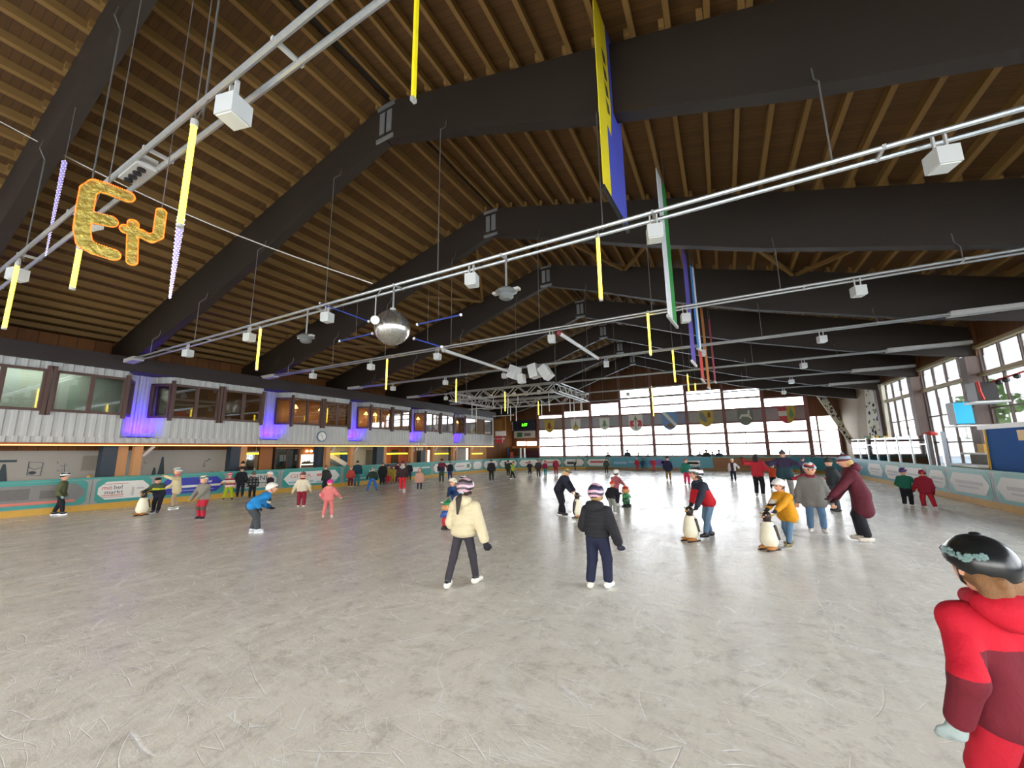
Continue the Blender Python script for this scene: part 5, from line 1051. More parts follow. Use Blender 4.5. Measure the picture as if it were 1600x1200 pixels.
def person(px, fy, hy, face, label, jacket='#333', pants='#222', hat=None, hair=None, gl=None, skate='#1d1d1f', lean=4, fl=(-0.07, 0.02), fr=(0.07, -0.02), hl=None, hr=None, hyaw=0, hpitch=0, adult=False, jl=0.0, jw=1.0, pw=1.0, quilt=0, hood=None, skin='l', zones=None, stripes=None, scarf=None, pos=None, H=None, stuff=None, group=None, crouch=0.0, det=None, liftl=0, liftr=0, grip=None, back=0.0, collar=0.0):
    P0 = V(pos) if pos is not None else G(px, fy)
    dist = (P0-CAM).length
    if H is None: H = max(0.6, PY(px, hy, P0.y).z)
    cdir = V((-P0.x, -P0.y, 0)).normalized(); rgt = V((-cdir.y, cdir.x, 0)); a = math.radians(face)
    f = cdir*math.cos(a)+rgt*math.sin(a); x_ = f.cross(V((0, 0, 1)))
    if back: P0 = P0-f*back
    if grip is not None:
        g = V(grip)-P0; gx, gy_, gz = g.dot(x_)/H, g.dot(f)/H, grip[2]/H; hl = (gx-0.075, gy_-0.07, gz+0.03); hr = (gx+0.075, gy_-0.07, gz+0.03)
    e = empty('person', P0, label, 'person', group, rz=math.atan2(x_.y, x_.x))
    vox = max(0.0085, dist*0.00155) if det is None else det
    near = dist < 13
    hd = 0.14 if adult else 0.168; hipz = 0.5 if adult else 0.465; ank = 0.075; nz = 0.83 if adult else 0.79
    sw = 0.108 if adult else 0.112; A = lambda *q: np.array(q, float)
    foot = {-1: A(fl[0], fl[1], ank+liftl), 1: A(fr[0], fr[1], ank+liftr)}
    pel = A((fl[0]+fr[0])/2*0.5, (fl[1]+fr[1])/2-math.sin(math.radians(lean))*0.12, hipz-crouch)
    ld = math.radians(lean); td = A(0, math.sin(ld), math.cos(ld)); nrmf = A(0, math.cos(ld), -math.sin(ld))
    neck = pel+td*(nz-hipz); hp = math.radians(hpitch+lean*0.35); hy_ = math.radians(hyaw)
    hz = A(0, math.sin(hp), math.cos(hp)); hf = A(math.sin(hy_)*math.cos(hp), math.cos(hy_)*math.cos(hp), -math.sin(hp)); hz = hz-hf*(hz @ hf); hz /= np.linalg.norm(hz); hx = np.cross(hf, hz)
    hc = neck+(hz*0.55+td*0.45)*hd*0.68
    RH = np.stack([hx, hf, hz], 1)
    legs = {}; arms = {}
    for s in (-1, 1):
        hip = pel+A(s*0.055, 0, 0); kn, an = ik(hip, foot[s], (hipz-ank)*0.515, (hipz-ank)*0.515, A(s*0.12, 1, 0)); legs[s] = (hip, kn, an)
        sh = neck-td*0.052+A(s*sw*0.95, 0, 0); ht = (hl if s < 0 else hr)
        ht = A(*ht) if ht is not None else A(s*(sw+0.045*jw), 0.03, hipz-0.02-crouch)+nrmf*0.0
        el, wr = ik(sh, ht, 0.175, 0.155, A(s*0.45, -0.8, -0.3)); arms[s] = (sh, el, wr)
    S = lambda prims: [(('c', np.array(p[1])*H, np.array(p[2])*H, p[3]*H, p[4]*H) if p[0] == 'c' else ('e', np.array(p[1])*H, np.array(p[2])*H, p[3])) for p in prims]
    def mk(name, prims, mts, k=0.02, cuts=(), zone=None, v=None, par=None):
        vs, Q = sdf_mesh(S(prims), v or vox, k*H, [(np.array(c)*H, n) for c, n in cuts])
        return np_obj(name, vs, Q, mts, par or e, zone)
    # hands: palm, four fingers and a thumb
    def hand(s, g=1.0):
        sh, el, wr = arms[s]; d = wr-el; d /= np.linalg.norm(d); side = np.cross(d, A(0, 1, 0.2)); side /= max(np.linalg.norm(side), 1e-6); nn = np.cross(side, d)
        c = wr+d*0.03; out = [('c', wr, c+d*0.012, 0.019*g, 0.022*g)]
        if dist < 13:
            for i in range(4):
                o = (i-1.5)*0.0138*g; L = (0.036, 0.043, 0.041, 0.032)[i]; b = c+d*0.018+side*o; m2 = b+d*L*0.55+nn*0.006; out += [('c', b, m2, 0.0078*g, 0.0072*g), ('c', m2, m2+d*L*0.4+nn*0.016, 0.0072*g, 0.006*g)]
            b = c-side*0.018*(-s); out += [('c', b, b+d*0.022+side*0.016*s+nn*0.012, 0.009*g, 0.0075*g), ('c', b+d*0.022+side*0.016*s+nn*0.012, b+d*0.045+side*0.014*s+nn*0.02, 0.0075*g, 0.0065*g)]
        else: out += [('c', c, c+d*0.035, 0.02*g, 0.014*g)]
        return out
    # body: one continuous figure under the clothes
    hr_ = hd*0.5
    bp = [('e', hc, (hr_*0.78, hr_*0.9, hr_*1.0), RH), ('e', hc-hz*hr_*0.42+hf*hr_*0.22, (hr_*0.55, hr_*0.6, hr_*0.52), RH), ('c', hc-hz*hr_*0.5-hf*hr_*0.1, neck-td*0.02, 0.032, 0.036), ('c', neck-td*0.06, pel+td*0.03, 0.045, 0.042)]
    if near: bp += [('c', hc+hf*hr_*0.86+hz*hr_*0.05, hc+hf*hr_*1.02-hz*hr_*0.18, 0.008, 0.012)]+[('e', hc+hx*s*hr_*0.8-hz*hr_*0.05, (hr_*0.1, hr_*0.2, hr_*0.25), RH) for s in (-1, 1)]
    for s in (-1, 1):
        sh, el, wr = arms[s]; bp += [('c', neck-td*0.06, sh-td*0.01, 0.038, 0.03), ('c', sh, el, 0.033, 0.027), ('c', el, wr, 0.027, 0.019)]
        if gl is None: bp += hand(s)
        hip, kn, an = legs[s]; bp += [('c', hip, kn, 0.045, 0.034), ('c', kn, an, 0.034, 0.024)]
    body = mk('body', bp, SKIN[skin], 0.012)
    if near:
        for s in (-1, 1): MB().ball(V((hc+hf*hr_*0.83+hx*s*hr_*0.3+hz*hr_*0.12)*H), 0.0115*H, 8, 6).build('eye', EYE, None).parent = None
    # trousers
    pp = [('c', pel+A(-0.035, 0, 0.02), pel+A(0.035, 0, 0.02), 0.075*pw, 0.075*pw)]
    for s in (-1, 1):
        hip, kn, an = legs[s]; pp += [('c', hip, kn, 0.064*pw, 0.052*pw), ('c', kn, an+(kn-an)*0.1, 0.051*pw, 0.045*pw)]
    mp_, zp_ = ([cloth(pants)], None) if isinstance(pants, str) else ([cloth(c) for c in pants[0]], pants[1])
    mk('trousers', pp, mp_, 0.014, zone=(lambda c: zp_(c/H)) if zp_ else None)
    # jacket
    hem = pel+td*0.03-A(0, -math.sin(ld)*0.0, 1)*jl
    jp = []
    if jl > 0.03: jp += [('c', pel+td*0.05+A(s*0.035*jw, 0, 0), hem+A(s*0.055*jw, 0, 0), 0.08*jw, 0.088*jw) for s in (-1, 1)]
    hem2 = pel+td*0.03 if jl > 0.03 else hem
    if quilt:
        for i in range(quilt):
            t = (i+0.5)/quilt; c = hem+(neck-td*0.03-hem)*t; wd = 0.128*jw*(1-0.1*abs(t-0.35))*(0.86 if t > 0.85 else 1); jp.append(('e', c, (wd, 0.092*jw, (nz-hipz+0.08)/quilt*0.78), None if lean < 10 else np.stack([A(1, 0, 0), nrmf, td], 1)))
    else:
        for s in (-1, 1): jp += [('c', neck-td*0.075+A(s*0.055, 0, 0), hem2+A(s*0.05*jw, 0, 0), 0.07*jw, 0.08*jw)]
        jp += [('c', neck-td*0.06+nrmf*0.012, hem2, 0.067*jw, 0.084*jw)]
    for s in (-1, 1):
        sh, el, wr = arms[s]; w2 = wr+(el-wr)*0.06
        jp += [('c', neck-td*0.045, sh, 0.06*jw, 0.055*jw)]
        if quilt:
            for (p, q, n_, r0, r1) in ((sh, el, 4, 0.053, 0.05), (el, w2, 3, 0.05, 0.044)):
                for i in range(n_): t = (i+0.5)/n_; jp.append(('c', p+(q-p)*(t-0.06), p+(q-p)*(t+0.06), (r0+(r1-r0)*t)*jw, (r0+(r1-r0)*t)*jw))
        else: jp += [('c', sh, el, 0.05*jw, 0.043*jw), ('c', el, w2, 0.043*jw, 0.036*jw)]
    jp += [('c', neck-td*0.03-nrmf*0.005, neck+td*(collar-0.002), 0.05, 0.043)]
    mj, zj = ([cloth(jacket)], None) if isinstance(jacket, str) else ([cloth(c) for c in jacket[0]], jacket[1])
    mk('jacket', jp, mj, 0.006 if quilt else 0.022, zone=(lambda c: zj(c/H)) if zj else None)
    if hood: mk('hood', [('e', neck-nrmf*0.075-td*0.005, (0.085, 0.05, 0.06), None), ('c', neck-nrmf*0.05+A(-0.06, 0, 0.01), neck-nrmf*0.05+A(0.06, 0, 0.01), 0.035, 0.035)], cloth(hood), 0.02)
    if scarf: mk('scarf', [('c', neck+A(0.045*math.cos(t), 0, 0)+nrmf*0.045*math.sin(t)+td*0.01, neck+A(0.045*math.cos(t+1.05), 0, 0)+nrmf*0.045*math.sin(t+1.05)+td*0.01, 0.028, 0.028) for t in [1.047*i for i in range(6)]], cloth(scarf), 0.01)
    if gl is not None:
        for s in (-1, 1): mk('glove', hand(s, 1.25)+[('c', arms[s][2]+(arms[s][1]-arms[s][2])*0.1, arms[s][2], 0.027, 0.024)], cloth(gl), 0.004 if near else 0.008, v=min(vox, 0.02))
    # head wear and hair
    up = A(0, 0, 1)
    if hair:
        col, kind = hair; hm = HAIRM(col); hpz = [('e', hc+hz*hr_*0.08-hf*hr_*0.1, (hr_*0.86, hr_*0.95, hr_*1.0), RH)]
        if kind == 'pony': hpz += [('c', hc-hf*hr_*0.9-hz*hr_*0.4, hc-hf*hr_*1.6-hz*hr_*1.1, 0.018, 0.026), ('c', hc-hf*hr_*1.6-hz*hr_*1.1, hc-hf*hr_*1.75-hz*hr_*2.6, 0.027, 0.012)]
        if kind in ('long', 'curly'): hpz += [('c', hc-hf*hr_*0.55-hz*hr_*0.3+hx*s*hr_*0.45, hc-hf*hr_*0.85-hz*hr_*(1.5 if kind == 'long' else 1.15)+hx*s*hr_*0.5, 0.035, 0.025) for s in (-1, 0, 1)]
        if kind == 'curly':
            rs = np.random.RandomState(4); hpz += [('e', hc-hf*hr_*(0.5+0.55*rs.rand())-hz*hr_*(0.3+1.0*rs.rand())+hx*hr_*1.5*(rs.rand()-0.5), (0.017,)*3, None) for _ in range(26)]
        mk('hair', hpz, hm, 0.012, cuts=[(hc+hf*hr_*0.45-hz*hr_*0.0, tuple(hf*0.8-hz*0.6))])
        if kind == 'pony': MB().ball(V((hc-hf*hr_*0.95-hz*hr_*0.35)*H), 0.026*H, 8, 6).build('hair_tie', cloth('#b9bac2'), None)
    if hat:
        ty, cols = hat[0], hat[1:]
        mts = [mat('shell_'+c.strip('#'), c, 0.25 if ty == 'helmet' else 0.85, 0, 0.1, 20) for c in cols]
        ctr = hc+hz*hr_*0.2
        zn = None
        if len(mts) > 1:
            def zn(c, ctr=ctr, n_=len(mts)):
                q = (c/H-ctr) @ np.array(RH); v = q[:, 2]/hr_+0.08*np.sin(q[:, 0]/hr_*3+q[:, 1]/hr_*2); b = np.floor((v+0.25)/1.3*n_*1.6).astype(int); return np.abs(b) % n_
        if ty == 'helmet':
            o = mk('helmet', [('e', ctr, (hr_*1.0, hr_*1.2, hr_*1.1), RH), ('c', ctr+hf*hr_*1.02+hz*hr_*0.32+hx*hr_*0.4, ctr+hf*hr_*1.02+hz*hr_*0.32-hx*hr_*0.4, 0.014, 0.014)], mts, 0.012, cuts=[(ctr-hz*hr_*0.22, tuple((hf*0.42-hz)/1.085))], zone=zn)
            if near:
                sb = MB()
                for s in (-1, 1): sb.path([V((ctr+hx*s*hr_*0.9-hz*hr_*0.2)*H), V((hc+hx*s*hr_*0.72-hz*hr_*0.55+hf*0.01)*H), V((hc-hz*hr_*1.0+hf*hr_*0.35)*H)], 0.005*H, 5)
                sb.build('chin_strap', BLACK, None)
        elif ty == 'beanie': mk('hat', [('e', ctr, (hr_*0.95, hr_*1.05, hr_*0.95), RH), ('e', ctr+hz*hr_*1.0, (0.022,)*3, None)], mts, 0.01, cuts=[(ctr-hz*hr_*0.2, tuple(-hz))], zone=zn)
        elif ty == 'cap': mk('cap', [('e', ctr, (hr_*0.92, hr_*1.02, hr_*0.75), RH), ('c', ctr+hf*hr_*1.0+hx*hr_*0.4, ctr+hf*hr_*1.25, 0.012, 0.012), ('c', ctr+hf*hr_*1.0-hx*hr_*0.4, ctr+hf*hr_*1.25, 0.012, 0.012)], mts, 0.012, cuts=[(ctr-hz*hr_*0.12, tuple(-hz))], zone=zn)
    # skates
    for s in (-1, 1):
        hip, kn, an = legs[s]; toe = math.radians(12*s); fd = A(math.sin(toe), math.cos(toe), 0); b = A(an[0], an[1], an[2]-ank)
        sc = [skate] if isinstance(skate, str) else list(skate); ms = [mat('boot_'+c.strip('#'), c, 0.4, 0, 0.1) for c in sc]
        zo = (lambda c, b=b: ((c[:, 2]/H-b[2]) > 0.062).astype(int)) if len(ms) > 1 else None
        o = mk('skate', [('c', an+(kn-an)*0.08, b+A(0, 0, 0.045), 0.03, 0.03), ('c', b+A(0, 0, 0.04), b+fd*0.078+A(0, 0, 0.036), 0.031, 0.024), ('c', b-fd*0.03+A(0, 0, 0.042), b+A(0, 0, 0.042), 0.029, 0.031)], ms, 0.012, zone=zo)
        bb = MB(); q0, q1 = V((b-fd*0.055)*H), V((b+fd*0.1)*H); sd = V((fd[1], -fd[0], 0))
        bb.prism([q0+V((0, 0, 0)), q1-V(fd)*0.01*H, q1+V((0, 0, 0.01*H)), q1+V((0, 0, 0.016*H)), q0+V((0, 0, 0.016*H))], sd*0.004).prism([q0+V(fd)*0.02*H+V((0, 0, 0.014*H)), q0+V(fd)*0.045*H+V((0, 0, 0.014*H)), q0+V(fd)*0.045*H+V((0, 0, 0.03*H)), q0+V(fd)*0.02*H+V((0, 0, 0.03*H))], sd*0.01).prism([q1-V(fd)*0.055*H+V((0, 0, 0.014*H)), q1-V(fd)*0.03*H+V((0, 0, 0.014*H)), q1-V(fd)*0.03*H+V((0, 0, 0.03*H)), q1-V(fd)*0.055*H+V((0, 0, 0.03*H))], sd*0.01)
        bo = bb.build('blade', BLADE, None); fixpar(bo, o)
    # move loose pieces (built in figure space) under the figure
    for o in LOOSE: fixpar(o, e)
    LOOSE.clear()
    e['fig'] = 1; del e['fig']
    return e, dict(H=H, arms=arms, head=hc, hf=hf, hx=hx, hz=hz, hr=hr_, neck=neck, pel=pel, RH=RH, mk=mk, td=td, nf=nrmf)
LOOSE = []
def fixpar(o, p):
    """mesh built in figure space with its origin at its base -> child of p"""
    off = V(o.location); o.data.transform(Matrix.Translation(off)); o.location = (0, 0, 0); o.parent = p
_mbb = MB.build
def _loose_build(s, name, mats, parent=None, *a, **k):
    o = _mbb(s, name, mats, parent, *a, **k)
    if parent is None and name in ('eye', 'hair_tie', 'chin_strap'): LOOSE.append(o)
    return o
MB.build = _loose_build
# ---------------------------------------------------------------- skating aids
def aid_frame(px, py, face):
    P0 = G(px, py); cdir = V((-P0.x, -P0.y, 0)).normalized(); rgt = V((-cdir.y, cdir.x, 0)); a = math.radians(face); f = cdir*math.cos(a)+rgt*math.sin(a); x_ = f.cross(V((0, 0, 1)))
    return P0, math.atan2(x_.y, x_.x), (P0-CAM).length
CREAMP = mat('penguin_cream', '#e9e2c8', 0.35, 0, 0.04); PDARK = mat('penguin_dark_brown', '#33241e', 0.4); PORG = mat('penguin_orange', '#b5762e', 0.45); PYEL = mat('penguin_handle_yellow', '#c9a92c', 0.4)
def penguin(px, py, ty, face, label):
    P0, rz, dist = aid_frame(px, py, face); e = empty('penguin_aid', P0, label, 'skating aid', 'penguin skating aids', rz=rz); H = PY(px, ty, P0.y).z; H = min(max(H, 0.7), 1.0); v = max(0.009, dist*0.0015)
    A = lambda *q: np.array(q)*H
    vs, Q = sdf_mesh([('e', A(0, 0, 0.38), A(0.2, 0.19, 0.34), None), ('e', A(0, 0.02, 0.25), A(0.215, 0.2, 0.22), None), ('e', A(0, 0, 0.62), A(0.13, 0.13, 0.16), None)], v, 0.06*H, [(A(0, 0, 0.07), (0, 0, -1))])
    np_obj('body', vs, Q, [CREAMP, PDARK], e, lambda c: ((c[:, 1] < -0.06*H-0.0*c[:, 2]) | (c[:, 2] > 0.71*H)).astype(int))
    vs, Q = sdf_mesh([('e', A(0, 0.0, 0.84), A(0.105, 0.115, 0.125), None), ('c', A(0, 0, 0.7), A(0, 0, 0.8), 0.085*H, 0.08*H)], v, 0.03*H); np_obj('head', vs, Q, PDARK, e)
    vs, Q = sdf_mesh([('c', A(0, 0.08, 0.84), A(0, 0.2, 0.82), 0.035*H, 0.012*H)], min(v, 0.014), 0.01); np_obj('beak', vs, Q, PORG, e)
    for s in (-1, 1):
        vs, Q = sdf_mesh([('c', A(s*0.17, -0.03, 0.6), A(s*0.23, -0.06, 0.3), 0.045*H, 0.03*H)], v, 0.01); np_obj('flipper', vs, Q, PDARK, e)
        vs, Q = sdf_mesh([('e', A(s*0.1, 0.1, 0.07), A(0.1, 0.17, 0.045), None)], v, 0.01); np_obj('foot', vs, Q, PORG, e)
        vs, Q = sdf_mesh([('c', A(s*0.08, -0.02, 0.86), A(s*0.2, -0.04, 0.9), 0.022*H, 0.022*H)], min(v, 0.015), 0.01); np_obj('handle', vs, Q, PYEL, e)
        q = MB(); q.box((s*0.12*H-0.02, -0.2*H, 0), (s*0.12*H+0.02, 0.28*H, 0.03*H)); o = q.build('runner', SOLE); fixpar(o, e)
        o = MB().ball((s*0.055*H, 0.1*H, 0.88*H), 0.016*H, 8, 6).build('penguin_eye', WHITEP); fixpar(o, e)
    e['grip_z'] = 0.89*H; WL[e.name] = (P0.x, P0.y, 0.89*H); del e['grip_z']
    return e
def gnome(px, py, ty, face, label, cols):
    P0, rz, dist = aid_frame(px, py, face); e = empty('gnome_aid', P0, label, 'skating aid', 'gnome skating aids', rz=rz); H = max(0.7, min(1.1, PY(px, ty, P0.y).z)); v = max(0.009, dist*0.0015); A = lambda *q: np.array(q)*H
    G4 = [mat('aid_'+c.strip('#'), c, 0.35, 0, 0.05) for c in cols]
    def pc(nm, prims, mt, k=0.02, cuts=()): vs, Q = sdf_mesh(prims, v, k*H, cuts); return np_obj(nm, vs, Q, mt, e)
    pc('hat', [('e', A(0, 0, 0.83), A(0.15, 0.15, 0.1), None), ('c', A(0, -0.02, 0.85), A(0, -0.05, 0.97), 0.09*H, 0.035*H)], G4[0], 0.03, [(A(0, 0, 0.8), (0, 0, -1))])
    pc('head', [('e', A(0, 0, 0.72), A(0.185, 0.17, 0.13), None), ('e', A(0, 0.17, 0.71), A(0.04, 0.04, 0.04), None)]+[('e', A(s*0.18, 0, 0.72), A(0.03, 0.04, 0.05), None) for s in (-1, 1)], G4[1])
    pc('torso', [('e', A(0, 0, 0.5), A(0.17, 0.15, 0.16), None)]+[('c', A(s*0.15, 0, 0.56), A(s*0.2, 0.06, 0.42), 0.05*H, 0.045*H) for s in (-1, 1)], G4[2])
    pc('trousers', [('e', A(0, 0, 0.3), A(0.19, 0.16, 0.15), None)]+[('c', A(s*0.09, 0, 0.28), A(s*0.09, 0.02, 0.14), 0.09*H, 0.08*H) for s in (-1, 1)], G4[3])
    for s in (-1, 1): pc('boot', [('e', A(s*0.1, 0.05, 0.08), A(0.09, 0.15, 0.06), None)], SOLE); o = MB().ball((s*0.06*H, 0.155*H, 0.755*H), 0.016*H, 8, 6).build('gnome_eye', EYE); fixpar(o, e); pc('handle', [('c', A(s*0.14, -0.03, 0.86), A(s*0.25, -0.05, 0.88), 0.02*H, 0.02*H)], WHITEP)
    WL[e.name] = (P0.x, P0.y, 0.87*H)
    o = MB().lathe([(0.2*H, 0.0), (0.22*H, 0.015*H), (0.22*H, 0.045*H), (0.18*H, 0.06*H)], (0, 0, 0), 18).build('base', SOLE); fixpar(o, e)
    return e
# ================================================================ the skaters
def zsplit(z): return lambda c: (c[:, 2] < z).astype(int)
def zband(*zs): return lambda c: np.searchsorted(np.array(zs), -c[:, 2]*-1, side='right') % 2
def stripes_z(w): return lambda c: (np.floor(c[:, 2]/w).astype(int) % 3)
# --- close figures
e, k = person(1540, 1210, 842, -138, 'child in red and wine jacket with a black riding style helmet seen from behind', jacket=(['#b8182c', '#681c28'], lambda c: (c[:, 2] < np.where(np.abs(c[:, 0]) < 0.135, 0.676, 0.605)).astype(int)), pants='#ad1a2c', hat=('helmet', '#17191b'), hair=('#7d5630', 'curly'), gl='#9aa8a6', pos=G(1532, 842, 1.40)-V((0, 0, 1.40)), H=1.40, jw=1.0, jl=0.02, pw=0.98, collar=0.02, hood='#b8182c', skate='#3a3a3e', lean=3, hl=(-0.185, -0.02, 0.45), hr=(0.19, 0.05, 0.46), det=0.008, scarf='#b02838')
c = (k['head']+k['hz']*k['hr']*0.2)*k['H']
o = MB(); HX, HF, HZ, r = V(k['hx']), V(k['hf']), V(k['hz']), k['hr']*k['H']
rs = random.Random(2)
for i in range(95):
    t = -0.95+1.5*rs.random(); z = 0.22+0.22*rs.random()+0.08*math.sin(t*5); q = math.sqrt(max(0.02, 1-(z/1.1)**2)); p = V(c)+(-HX*math.cos(t)*q+HF*math.sin(t)*1.2*q)*r+HZ*z*r
    o.ball(p, 0.005+0.004*rs.random(), 6, 4)
o = o.build('helmet_print', mat('worn_teal_print', '#6f8a88', 0.6)); fixpar(o, e)
o = MB().lathe([(0.02, 0), (0.022, 0.006), (0.012, 0.012)], V(c)+HZ*r*1.08, 10).build('top_button', mat('shell_17191b', '#17191b')); fixpar(o, e)
o = MB(); o.path([V(k['neck'])*k['H']+V(q) for q in ((0.03, -0.1, 0.02), (0.1, -0.1, -0.03), (0.16, -0.06, -0.11))], 0.03, 8); o = o.build('strap', cloth('#a9c4dc')); fixpar(o, e)
person(728, 917, 748, 152, 'girl in a cream puffer jacket with a dark ponytail, skating away', jacket='#cbbf9e', pants='#37343a', hat=('helmet', '#3a3338', '#c9a2ae', '#6b6068'), hair=('#2c1f1a', 'pony'), gl='#26242a', quilt=6, jw=1.06, pw=0.74, jl=0.02, skate=('#e6e2d4', '#2b2a2a'), fl=(-0.13, -0.12), fr=(0.06, 0.09), hl=(-0.13, 0.12, 0.5), hr=(0.21, -0.02, 0.43), hood='#cbbf9e', lean=5)
person(938, 920, 757, 158, 'child in a black quilted jacket and pink striped helmet, skating away', jacket='#26262a', pants='#23263c', hat=('helmet', '#2f2d42', '#d5a6b6', '#3a3850'), hair=('#c09a5c', 'short'), gl='#2b2c38', quilt=7, jw=1.04, pw=1.02, jl=0.0, skate='#e4e0d2', fl=(-0.08, -0.05), fr=(0.07, 0.04), hr=(0.2, 0.03, 0.44), hl=(-0.12, 0.14, 0.52), hood='#26262a')
# --- skaters with aids, right of the middle
pg1 = penguin(1081, 845, 790, -40, 'cream penguin skating aid pushed by the red and navy jacket'); pg2 = penguin(1204, 859, 800, -35, 'cream penguin skating aid pushed by the yellow jacket')
person(1097, 840, 727, -62, 'skater in red and navy jacket and jeans leaning on a penguin aid', jacket=(['#2b2f3c', '#c0242e'], lambda c: ((c[:, 2] < 0.66) & (np.abs(c[:, 0]) < 0.15)).astype(int)), pants='#6a86a0', hat=('helmet', '#2c2f33', '#e4e4e2'), hair=('#3a2c22', 'short'), gl='#22242a', lean=24, grip=WL[pg1.name], back=0.12, fl=(-0.07, 0.06), fr=(0.06, -0.08), pw=0.82, jw=1.05, skate='#1e1d1f', hpitch=-14, hyaw=25, scarf='#2b2f3c')
person(1222, 855, 748, -48, 'child in a yellow jacket and white helmet behind a penguin aid', jacket=(['#d39420', '#3a2c28', '#e6ded0'], lambda c: np.where((c[:, 2] > 0.63) & (c[:, 2] < 0.69) & (c[:, 1] > 0.1) & (np.abs(c[:, 0]) < 0.06), 2, np.where((c[:, 2] > 0.6) & (c[:, 2] < 0.63) & (c[:, 1] > 0.08) & (np.abs(c[:, 0]) < 0.07), 1, 0))), pants='#62809c', hat=('helmet', '#dcdcd6'), hair=('#4a3626', 'short'), gl='#33302c', lean=12, grip=WL[pg2.name], back=0.15, fl=(-0.06, 0.05), fr=(0.08, -0.1), pw=0.8, jl=0.05, jw=1.1, skate=('#7a6a3c', '#22222a'), hpitch=6)
person(1278, 832, 723, 8, 'boy in a loose grey pullover and jeans with a patterned helmet', jacket='#7d7a74', pants='#5b7896', hat=('helmet', '#b4332c', '#e8e6e2', '#2a4a5c'), skin='l', jw=1.16, jl=0.06, pw=0.9, skate=('#e2ddd4', '#25252a'), scarf='#7a2736', lean=2, hl=(-0.2, 0.03, 0.43), hr=(0.2, 0.03, 0.43), fl=(-0.08, 0), fr=(0.08, 0.02), hpitch=10)
person(1338, 846, 708, -78, 'woman in a long wine red hooded coat leaning forward', jacket='#5b2430', pants='#22232a', hat=('beanie', '#5b2430', '#8fa6b4'), hair=('#c8a468', 'long'), gl='#43202a', lean=17, jl=0.17, jw=1.02, pw=0.9, adult=True, hood='#5b2430', skate=('#d8cfc0', '#3a2c26'), hl=(-0.13, 0.2, 0.5), hr=(0.12, 0.1, 0.47), fl=(-0.05, -0.1), fr=(0.05, -0.06))
person(1231, 780, 704, 172, 'man in a purple and teal jacket with grey trousers, arms stretched out', jacket=(['#3f3550', '#2f4a52'], zsplit(0.66)), pants='#9a9690', hat=('beanie', '#4a4a52'), gl='#2c2838', adult=True, jw=1.12, lean=2, hl=(-0.3, 0.05, 0.74), hr=(0.34, 0.1, 0.72), skate='#221c1c', fl=(-0.09, 0), fr=(0.09, 0.02), jl=0.04)
person(1188, 776, 709, 165, 'woman in a red jacket with dark hair raising one arm', jacket='#c33240', pants='#201f24', hair=('#2e211e', 'long'), gl='#2a2226', adult=True, jw=1.05, lean=2, hl=(-0.3, 0.0, 0.87), hr=(0.2, 0.12, 0.6), skate='#cfcac2')
person(1209, 764, 724, 165, 'small child in an orange jacket and blue helmet held by the hand', jacket='#d4502a', pants='#26242c', hat=('helmet', '#3a78b0', '#d8dde0'), gl='#24222a', lean=16, hl=(-0.2, 0.1, 0.8), hr=(0.2, 0.08, 0.6), fl=(-0.06, -0.06), fr=(0.16, -0.02))
person(1258, 752, 714, 175, 'small skater in a purple jacket beside the purple and teal jacket', jacket='#4a3f60', pants='#4a4550', hat=('beanie', '#4a4058'), lean=6, hl=(-0.25, 0.05, 0.72), adult=False)
person(1268, 792, 727, 10, 'skater in red with arms spread behind the grey pullover', jacket='#b02f3c', pants='#2a2a32', hat=('helmet', '#a83838', '#d8d4d0'), gl='#2c2226', lean=10, hl=(-0.36, 0.06, 0.68), hr=(0.34, 0.06, 0.66))
person(1309, 800, 716, -60, 'dark clothed skater half hidden behind the wine red coat', jacket='#3c4246', pants='#4a5258', hat=('beanie', '#2e3030'), adult=True, lean=8)
person(1420, 792, 731, 168, 'child in a green jacket and purple helmet holding the red child', jacket='#1f6350', pants='#1d1c22', hat=('helmet', '#4a2f6a'), gl='#4a2f6a', lean=8, hr=(0.22, 0.1, 0.58), hl=(-0.12, 0.1, 0.5), skate='#d8d4cc', pw=1.05, hyaw=25)
person(1449, 795, 734, 192, 'child in a dark red ski suit with legs apart', jacket='#8e1f30', pants='#a5222f', hat=('helmet', '#8e1f30'), hood='#8e1f30', gl='#3a2430', lean=10, fl=(-0.05, 0), fr=(0.15, -0.02), hl=(-0.18, 0.08, 0.46), hr=(0.18, 0.06, 0.42), skate='#cfcac4', jw=1.15, pw=1.08, jl=0.03)
pg3 = penguin(903, 809, 768, 70, 'cream penguin skating aid held by the dark navy adult')
person(885, 806, 728, 66, 'adult in dark navy clothes bending over a penguin aid', jacket='#23232f', pants='#1d1c24', hat=('cap', '#5a5a44'), hair=('#cdb278', 'long'), adult=True, lean=30, grip=WL[pg3.name], back=0.12, fl=(-0.07, -0.08), fr=(0.06, 0.06), skate='#2a2624', jw=1.15, pw=1.1, hpitch=10)
person(957, 803, 751, 150, 'child in a black jacket with an orange cap behind the black quilted jacket', jacket='#222228', pants='#8d8f86', hat=('beanie', '#c2482c'), gl='#2c2c34', lean=14, hr=(0.26, 0.1, 0.62), skate='#dcdad2', fl=(-0.06, 0.02), fr=(0.1, -0.04))
gn2 = gnome(979, 792, 764, 40, 'red and green gnome skating aid beside the pink jacket', ['#b5332e', '#d8955e', '#2f7d48', '#2a5c3a'])
person(966, 789, 733, 140, 'child in a pink jacket and white helmet behind a gnome aid', jacket='#b5656a', pants='#2b2630', hat=('helmet', '#dcdad2'), lean=14, grip=WL[gn2.name], back=0.1, skate='#d8d4cc', hair=('#4a3028', 'short'))
gn1 = gnome(699, 827, 779, -10, 'green hatted gnome skating aid in blue and red', ['#1f7d4a', '#d99a6a', '#2a4f94', '#b5222e'])
